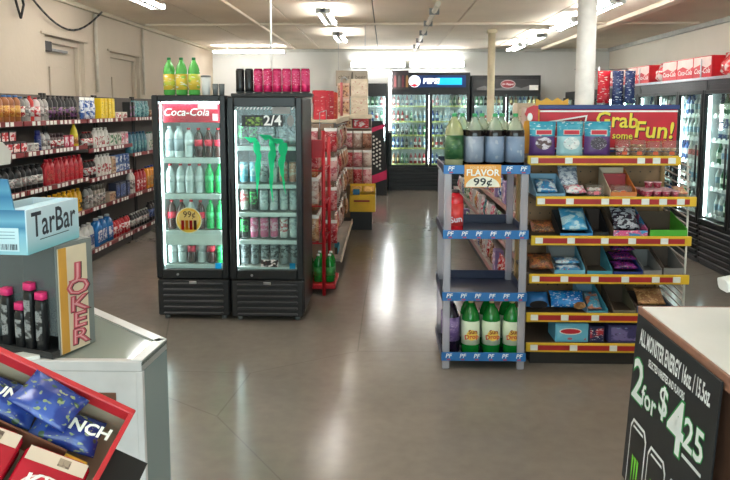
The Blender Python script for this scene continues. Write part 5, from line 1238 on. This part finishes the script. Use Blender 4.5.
for i, (x, z) in enumerate(lt_):
    b = thing('lighter', 'black lighter with pink top in the grey stand, %s from left' % ('first', 'second', 'third', 'fourth')[i], 'lighter', (js.location.x + x * math.cos(js.rotation_euler.z) + .0155 * math.sin(js.rotation_euler.z), js.location.y + x * math.sin(js.rotation_euler.z) - .0155 * math.cos(js.rotation_euler.z), ZT + .0245), js.rotation_euler.z, 'lighters in the grey stand')
    part('body', MB().loft([(0, 0, .017, .012, .006, 0), (0, 0, .017, .012, .006, z + .055), (0, 0, .013, .01, .005, z + .07)], pm('lighter_black', (30, 30, 32), .3)), b)
    part('pink_top', MB().loft([(0, 0, .0175, .0125, .006, z + .07), (0, 0, .0165, .012, .006, z + .092)], pm('hot_pink', (236, 50, 120), .35)), b)
    part('label', MB().box(-.012, .012, -.0135, -.0118, .03, z + .04, printed('lighter_label_print', [(40, 40, 42), (150, 150, 150), (36, 36, 38), (120, 120, 122)], 60)), b)
# --- TarBar carton
tb = thing('cigar_carton', 'pale blue carton with tall dark lettering on the lighter stand', 'carton', (-.982, 1.815, ZT + .346), math.radians(-5))
# local frame: printed side runs along +Y on the +X face; end face along -X
tw, tl, thh = .15, .265, .125
tbm = pm('carton_ice_blue', (176, 214, 226), .45)
def grad(name, lo, hi, z0, z1):
    m = bpy.data.materials.new(name); m.use_nodes = True; nt = m.node_tree; b = nt.nodes['Principled BSDF']; b.inputs['Roughness'].default_value = .45
    tc = nt.nodes.new('ShaderNodeTexCoord'); sx = nt.nodes.new('ShaderNodeSeparateXYZ'); mr = nt.nodes.new('ShaderNodeMapRange'); rp = nt.nodes.new('ShaderNodeValToRGB')
    mr.inputs[1].default_value = z0; mr.inputs[2].default_value = z1
    for i, (p, c) in enumerate(lo): 
        if i < 2: e = rp.color_ramp.elements[i]; e.position = p
        else: e = rp.color_ramp.elements.new(p)
        e.color = lin(c)
    nt.links.new(tc.outputs['Object'], sx.inputs[0]); nt.links.new(sx.outputs['Z'], mr.inputs[0]); nt.links.new(mr.outputs[0], rp.inputs[0]); nt.links.new(rp.outputs[0], b.inputs['Base Color'])
    MATS[name] = m
    return m
g_side = grad('carton_side_print', [(0, (126, 190, 200)), (1, (206, 224, 232)), (.35, (186, 214, 224))], None, 0, thh)
g_end = grad('carton_end_print', [(0, (146, 192, 200)), (1, (44, 104, 140)), (.45, (116, 168, 190)), (.6, (60, 122, 154)), (.75, (104, 160, 184))], None, 0, thh)
part('printed_side', MB().box(-.004, 0, 0, tl, 0, thh, g_side), tb, label='pale printed side')
part('end_face', MB().box(-tw, -.004, 0, .004, 0, thh, g_end), tb, label='blue printed end')
part('far_end', MB().box(-tw, -.004, tl - .004, tl, 0, thh, g_side), tb)
part('rear_side', MB().box(-tw, -tw + .004, .004, tl - .004, 0, thh, g_side), tb)
part('bottom', MB().box(-tw + .004, -.004, .004, tl - .004, 0, .004, paper), tb)
part('inner_flap', MB().box(-.06, -.004, .004, tl - .004, thh - .006, thh - .001, tbm), tb)
lid = part('lid', MB().prism([(-tw - .02, thh), (-.035, thh), (-.05, thh + .085), (-tw - .02, thh + .09)], 'Y', .0, .005, grad('carton_lid_print', [(0, (90, 150, 176)), (1, (36, 98, 138)), (.4, (44, 108, 146)), (.6, (80, 140, 168))], None, thh, thh + .09)), tb, label='raised dark blue lid flap')
lt2 = pm('carton_ink', (44, 50, 58), .5)
part('lettering', MB().text('TarBar', (.0008, tl * .5, thh * .6), (0, 1, 0), (0, 0, 1), .1, lt2, .012, 0, 0, .8).box(.0002, .001, tl * .22, tl * .78, thh * .26, thh * .275, lt2), tb)
part('barcode_label', MB().box(-.1, -.025, -.0012, -.0002, .01, .075, pm('label_pale_blue', (196, 220, 226), .6)), tb)
bc = MB()
for i in range(14): bc.box(-.092 + i * .0045, -.092 + i * .0045 + random.choice((.0012, .0022, .003)), -.0018, -.001, .014, .03, lt2)
for i in range(3): bc.box(-.09, -.036, -.0018, -.001, .045 + i * .009, .047 + i * .009, pm('label_ink_grey', (120, 150, 160)))
part('barcode', bc, tb, kind='stuff')
# small things on the counter
tag(link('note_card', MB().box(-.05, .05, -.03, .03, 0, .012, paper, .002).mesh('note_card'), None, (-1.09, 1.975 - .03, ZT + .0), .5), 'white folded note card in front of the lighter stand', 'card')
o = tag(link('register_hood', MB().prism([(-.06, 0), (.06, 0), (.07, .04), (.02, .075), (-.06, .07)], 'X', -.1, .1, offw).mesh('register_hood'), None, (-1.345, 2.16, ZT + .565)), 'pale plastic device at left picture edge', 'device')
tag(link('register_pole', MB().cyl((0, 0, 0), (0, 0, .565), .014, dark, 10).box(-.08, .08, -.08, .08, 0, .012, dark, .003).mesh('register_pole'), None, (-1.36, 2.17, ZT - .0)), 'dark pole carrying the pale device on the counter', 'pole')

# ================================================================== FOREGROUND LEFT: RED CANDY SHIPPER (tilted)
Fv = Vector((-math.sin(math.radians(1.675)) * math.cos(math.radians(6.044)), math.cos(math.radians(1.675)) * math.cos(math.radians(6.044)), -math.sin(math.radians(6.044))))
K = Vector((-.505, 1.30, 1.09))                      # right far corner of the rim
d = Vector((-.36, .93, -.42)).normalized()           # the tray leans back along this slope
er = d.cross(Vector((0, 0, 1))).normalized(); ed = d.cross(er).normalized()
if ed.z > 0: ed = -ed
a = math.radians(32); be = math.radians(40)
U = (er * math.cos(a) + ed * math.sin(a)).normalized(); Wd = (-er * math.sin(a) + ed * math.cos(a)).normalized()
V = (Wd * math.cos(be) - d * math.sin(be)).normalized(); N = (-d * math.cos(be) - Wd * math.sin(be)).normalized()
# local axes: +X = U (to the right), +Y = -V (away from viewer), +Z = N
TM = Matrix(((U.x, -V.x, N.x, K.x), (U.y, -V.y, N.y, K.y), (U.z, -V.z, N.z, K.z), (0, 0, 0, 1)))
def tilted(name, label, cat, off, rz=0.0, group=None):
    o = thing(name, label, cat, (0, 0, 0), 0, group)
    o.matrix_world = TM @ Matrix.Translation(off) @ Matrix.Rotation(rz, 4, 'Z')
    return o
cr_in = pm('shipper_inside_tan', (150, 134, 112), .8); shr_ = pm('shipper_red', (178, 36, 42), .45)
TWD, TDP, THT = .46, .32, .08
ty = tilted('candy_shipper', 'red open cardboard candy shipper tilted toward the viewer', 'carton', (0, 0, 0))
part('bottom', MB().box(-TWD, 0, -TDP, 0, -THT, -THT + .004, cr_in), ty)
part('far_wall', MB().box(-TWD, 0, -.005, 0, -THT + .004, 0, cr_in), ty)
part('far_rim', MB().box(-TWD, .003, -.008, .006, -.024, .003, shr_, .002), ty, label='red far rim')
part('right_wall', MB().box(-.005, 0, -TDP, -.008, -THT + .004, 0, shr_), ty)
part('right_rim', MB().box(-.007, .003, -TDP, -.008, -.012, .003, shr_, .001), ty)
part('left_wall', MB().box(-TWD, -TWD + .005, -TDP, -.008, -THT + .004, 0, shr_), ty)
part('near_wall', MB().box(-TWD + .005, -.005, -TDP, -TDP + .005, -THT + .004, -.05, shr_), ty)
part('divider', MB().box(-TWD + .005, -.075, -.118, -.114, -THT + .004, -.028, pm('divider_brown', (112, 70, 50), .8)), ty)
part('yellow_edge', MB().box(-.074, -.03, -.12, -.112, -THT + .004, -.04, pm('divider_yellow', (214, 160, 40), .6)), ty)
cb_ = printed('blue_bag_print', [(36, 54, 124), (56, 80, 150), (132, 146, 104), (60, 84, 60)], 34, .2)
def flat_bag(name, off, rz, w, h, t_, m, label, seed, crimp, word, wm, size, cat='candy bag', bold=.03):
    o = tilted(name, label, cat, off, rz)
    # the bag lies on its back: pouch front (-Y) turned to +Z
    M = Matrix.Rotation(-PI / 2, 4, 'X')
    part('pouch', MB().pouch(w, h, t_, m, 8, 9, seed, crimp, M), o)
    if word: part('lettering', MB().text(word, (0, h * .46, t_ * .5 + .003), (1, .0, 0), (0, 1, 0), size, wm, bold, .15), o)
    return o
wht_i = pm('bag_letter_white', (236, 236, 226), .4)
flat_bag('candy_bag', (-.225, -.104, -.046), .1, .14, .088, .045, cb_, 'blue crinkled candy bag left in the red shipper', 101, None, 'CRUNCH', wht_i, .032)
flat_bag('candy_bag', (-.09, -.104, -.043), .12, .13, .08, .045, cb_, 'blue candy bag with white lettering near right wall', 102, None, 'CRUNCH', wht_i, .036)
flat_bag('candy_bag', (-.385, -.1, -.05), -.05, .14, .088, .04, cb_, 'blue candy bag at the far left of the red shipper', 103, None, '', wht_i, .03)
flat_bag('candy_bag', (-.155, -.1, .002), -.12, .12, .085, .03, cb_, 'blue candy bag lying across two others', 104, None, '', wht_i, .03)
kr = printed('wafer_wrapper_red', [(160, 18, 36), (172, 26, 44), (180, 34, 50), (150, 14, 32)], 9, .22)
kc = pm('wrapper_cream', (206, 184, 164), .35)
def kit(off, rz, label):
    o = tilted('wafer_pack', label, 'candy pack', off, rz, 'red wafer packs in the shipper')
    w, h, t_ = .12, .145, .028
    part('wrapper', MB().loft([(0, 0, w * .48, h * .48, .01, 0), (0, 0, w / 2, h / 2, .012, t_ * .3), (0, 0, w / 2, h / 2, .012, t_ * .7), (0, 0, w * .46, h * .47, .012, t_)], kr), o)
    bd = MB().box(-w * .45, w * .45, h * .27, h * .455, t_ - .0005, t_ + .0012, kc)
    bo_ = part('cream_band', bd, o, label='cream band with small print')
    part('print_block', MB().box(w * .02, w * .2, h * .31, h * .42, t_ + .001, t_ + .002, printed('small_print_block', [(150, 130, 110), (90, 70, 60), (160, 140, 120), (110, 90, 80)], 150)), bo_)
    sg2 = part('oval', MB().add([(p[0], p[2], t_ + .0015) for p in disc(w * .36, 20, 0, 0, -h * .08, h * .22)], [tuple(range(20))], pm('wafer_oval_pale', (226, 206, 200), .4)).add([(p[0], p[2], t_ + .002) for p in disc(w * .33, 20, 0, 0, -h * .08, h * .19)], [tuple(range(20))], pm('wafer_oval_red', (190, 28, 46), .4)), o)
    part('lettering', MB().text('Kit', (-.012, -h * .0, t_ + .003), (1, .15, 0), (-.15, 1, 0), .045, wht_i, .02, .15).text('Kat', (.008, -h * .18, t_ + .003), (1, .15, 0), (-.15, 1, 0), .045, wht_i, .02, .15), sg2)
kit((-.074, -.205, -.043), .08, 'red wafer pack at right front of the shipper')
kit((-.204, -.205, -.043), .08, 'red wafer pack in middle front of the shipper')
kit((-.334, -.205, -.043), .08, 'red wafer pack at left front of the shipper')
kit((-.074, -.205, -.0745), .04, 'red wafer pack underneath the right front one')
kit((-.204, -.205, -.0745), .04, 'red wafer pack underneath the middle front one')
# black stand that carries the shipper
bs = thing('black_stand', 'black display stand under the red candy shipper', 'display stand', (0, 0, 0))
base = [TM @ Vector(p) for p in ((-TWD, -TDP, -THT - .002), (.075, -TDP, -THT - .002), (.075, -.03, -THT - .002), (-TWD, -.03, -THT - .002))]
vs_ = [tuple(p) for p in base] + [tuple(p - N * .03) for p in base]
part('platform', MB().add(vs_, [(0, 1, 2, 3), (7, 6, 5, 4), (0, 4, 5, 1), (1, 5, 6, 2), (2, 6, 7, 3), (3, 7, 4, 0)], pm('stand_black', (24, 22, 24), .4)), bs)
for p in base:
    r_ = p - N * .028; c_ = (base[0] + base[2]) / 2; r_ = r_.lerp(c_ - N * .028, .12)
    part('leg', MB().cyl((r_.x, r_.y, 0), tuple(r_), .014, blackm, 8), bs)

# ================================================================== FOREGROUND RIGHT: COUNTER WITH ENERGY DRINK SIGN
rc = thing('checkout_counter', 'white-topped counter with brown edge at right foreground', 'counter', (.915, 2.38, 0))
wood = pm('counter_edge_wood', (142, 100, 80), .5, 0, .15, 14)
part('top', MB().box(-.003, 1.6, -1.75, 0, .975, 1.0, pm('counter_top_cream', (220, 217, 210), .4, 0, .04, 5), .004), rc)
part('edge_band', MB().box(-.012, -.003, -1.75, .0, .955, 1.0, wood, .002).box(-.012, 1.6, 0, .008, .955, 1.0, wood, .002), rc)
part('body', MB().box(.02, 1.55, -1.7, -.05, .08, .975, pm('counter_body_brown', (110, 74, 56), .6, 0, .12, 6), .004), rc)
part('plinth', MB().box(.06, 1.5, -1.66, -.1, 0, .08, dark), rc)
eb = thing('energy_drink_sign', 'black energy drink price sign leaning on the white counter', 'sign', (.893, 2.36, .38))
sm = pm('sign_black_matte', (30, 32, 34), .45)
# the board faces -X and leans slightly: top against the counter, foot out
LEAN = math.radians(3.2)
SIGNW, SIGNH = .60, .60
bo = part('board', MB().box(0, .006, -SIGNW, 0, 0, SIGNH, sm, .001), eb)
R_, U_ = (0, -1, 0), (0, 0, 1)
def wt(body, y, z, s, m, b=.02, wide=1.0, off=.0012, sh=0.0): return MB().text(body, (-off, -y, z), R_, U_, s, m, b, sh, 0, wide)
wh = pm('sign_white_ink', (232, 236, 234), .5); gn = pm('sign_green_ink', (50, 150, 80), .5)
def prices(m, b, o_):
    k = MB()
    for tx_, y_, z_, s_ in (('2', .065, .225, .2), ('for', .165, .25, .1), ('$', .275, .205, .13), ('4', .375, .24, .23), ('25', .49, .225, .13)):
        k.text(tx_, (-o_, -y_, SIGNH - z_), R_, U_, s_, m, b + .01)
    return k
tx = [('headline', wt('ALL MONSTER ENERGY 16oz. / 15.5oz.', .30, SIGNH - .068, .075, wh, .03, .41)), ('subline', wt('SELECTED VARIETIES AND FLAVORS', .27, SIGNH - .128, .034, wh, .03, .5)),
      ('number_glow', prices(gn, .035, .0012)), ('number', prices(wh, .006, .002).box(-.002, -.001, -.55, -.43, SIGNH - .298, SIGNH - .288, wh))]
for nm, m_ in tx: part(nm, m_, bo)
for k, y in enumerate((.11, .27, .43)):
    cn = MB(); oy = -y; z0, z1 = .0, .245 - .02 * k
    out = [(oy + .07, z0), (oy + .07, z1 - .03), (oy + .05, z1), (oy - .05, z1), (oy - .07, z1 - .03), (oy - .07, z0)]
    cn.add([(-.0012, p[0], p[1]) for p in out], [tuple(range(6))], wh)
    cn.add([(-.002, oy + (p[0] - oy) * .9, p[1] * .96) for p in out], [tuple(range(6))], pm('sign_can_black', (26, 28, 28), .4))
    cn.add([(-.0026, oy + .045, z1 - .028), (-.0026, oy - .045, z1 - .028), (-.0026, oy - .04, z1 - .02), (-.0026, oy + .04, z1 - .02)], [(0, 1, 2, 3)], wh)
    for j in (-1, 0, 1): cn.add([(-.0028, oy + j * .022 - .008, .12), (-.0028, oy + j * .022 + .008, .125), (-.0028, oy + j * .022 + .004, .03), (-.0028, oy + j * .022, .02)], [(0, 1, 2, 3)], pm('sign_claw_green', (120, 210, 60), .5))
    part('printed_can', cn, bo)
eb.rotation_euler = (0, LEAN, 0)
eb.location.x = .893 - math.sin(LEAN) * SIGNH
for y in (-.12, -.48): part('stand_leg', MB().cyl((.01, y, 0), (-.02, y, -.375), .006, blackm, 6), eb)
ws = thing('hand_scanner', 'white hand scanner on a stand at right picture edge', 'scanner', (1.338, 2.2, 1.0))
part('foot', MB().lathe([(.06, .002), (.055, .015), (.015, .02)], offw, 16), ws)
part('neck', MB().path([(0, 0, .018), (.01, 0, .09), (-.03, 0, .15)], .012, offw, 8), ws)
hd_ = part('head', MB().loft([(0, 0, .018, .03, .01, 0), (0, 0, .026, .036, .012, .05), (0, 0, .02, .034, .012, .22)], white), ws, (-.02, 0, .165))
hd_.rotation_euler = (0, math.radians(-100), 0)
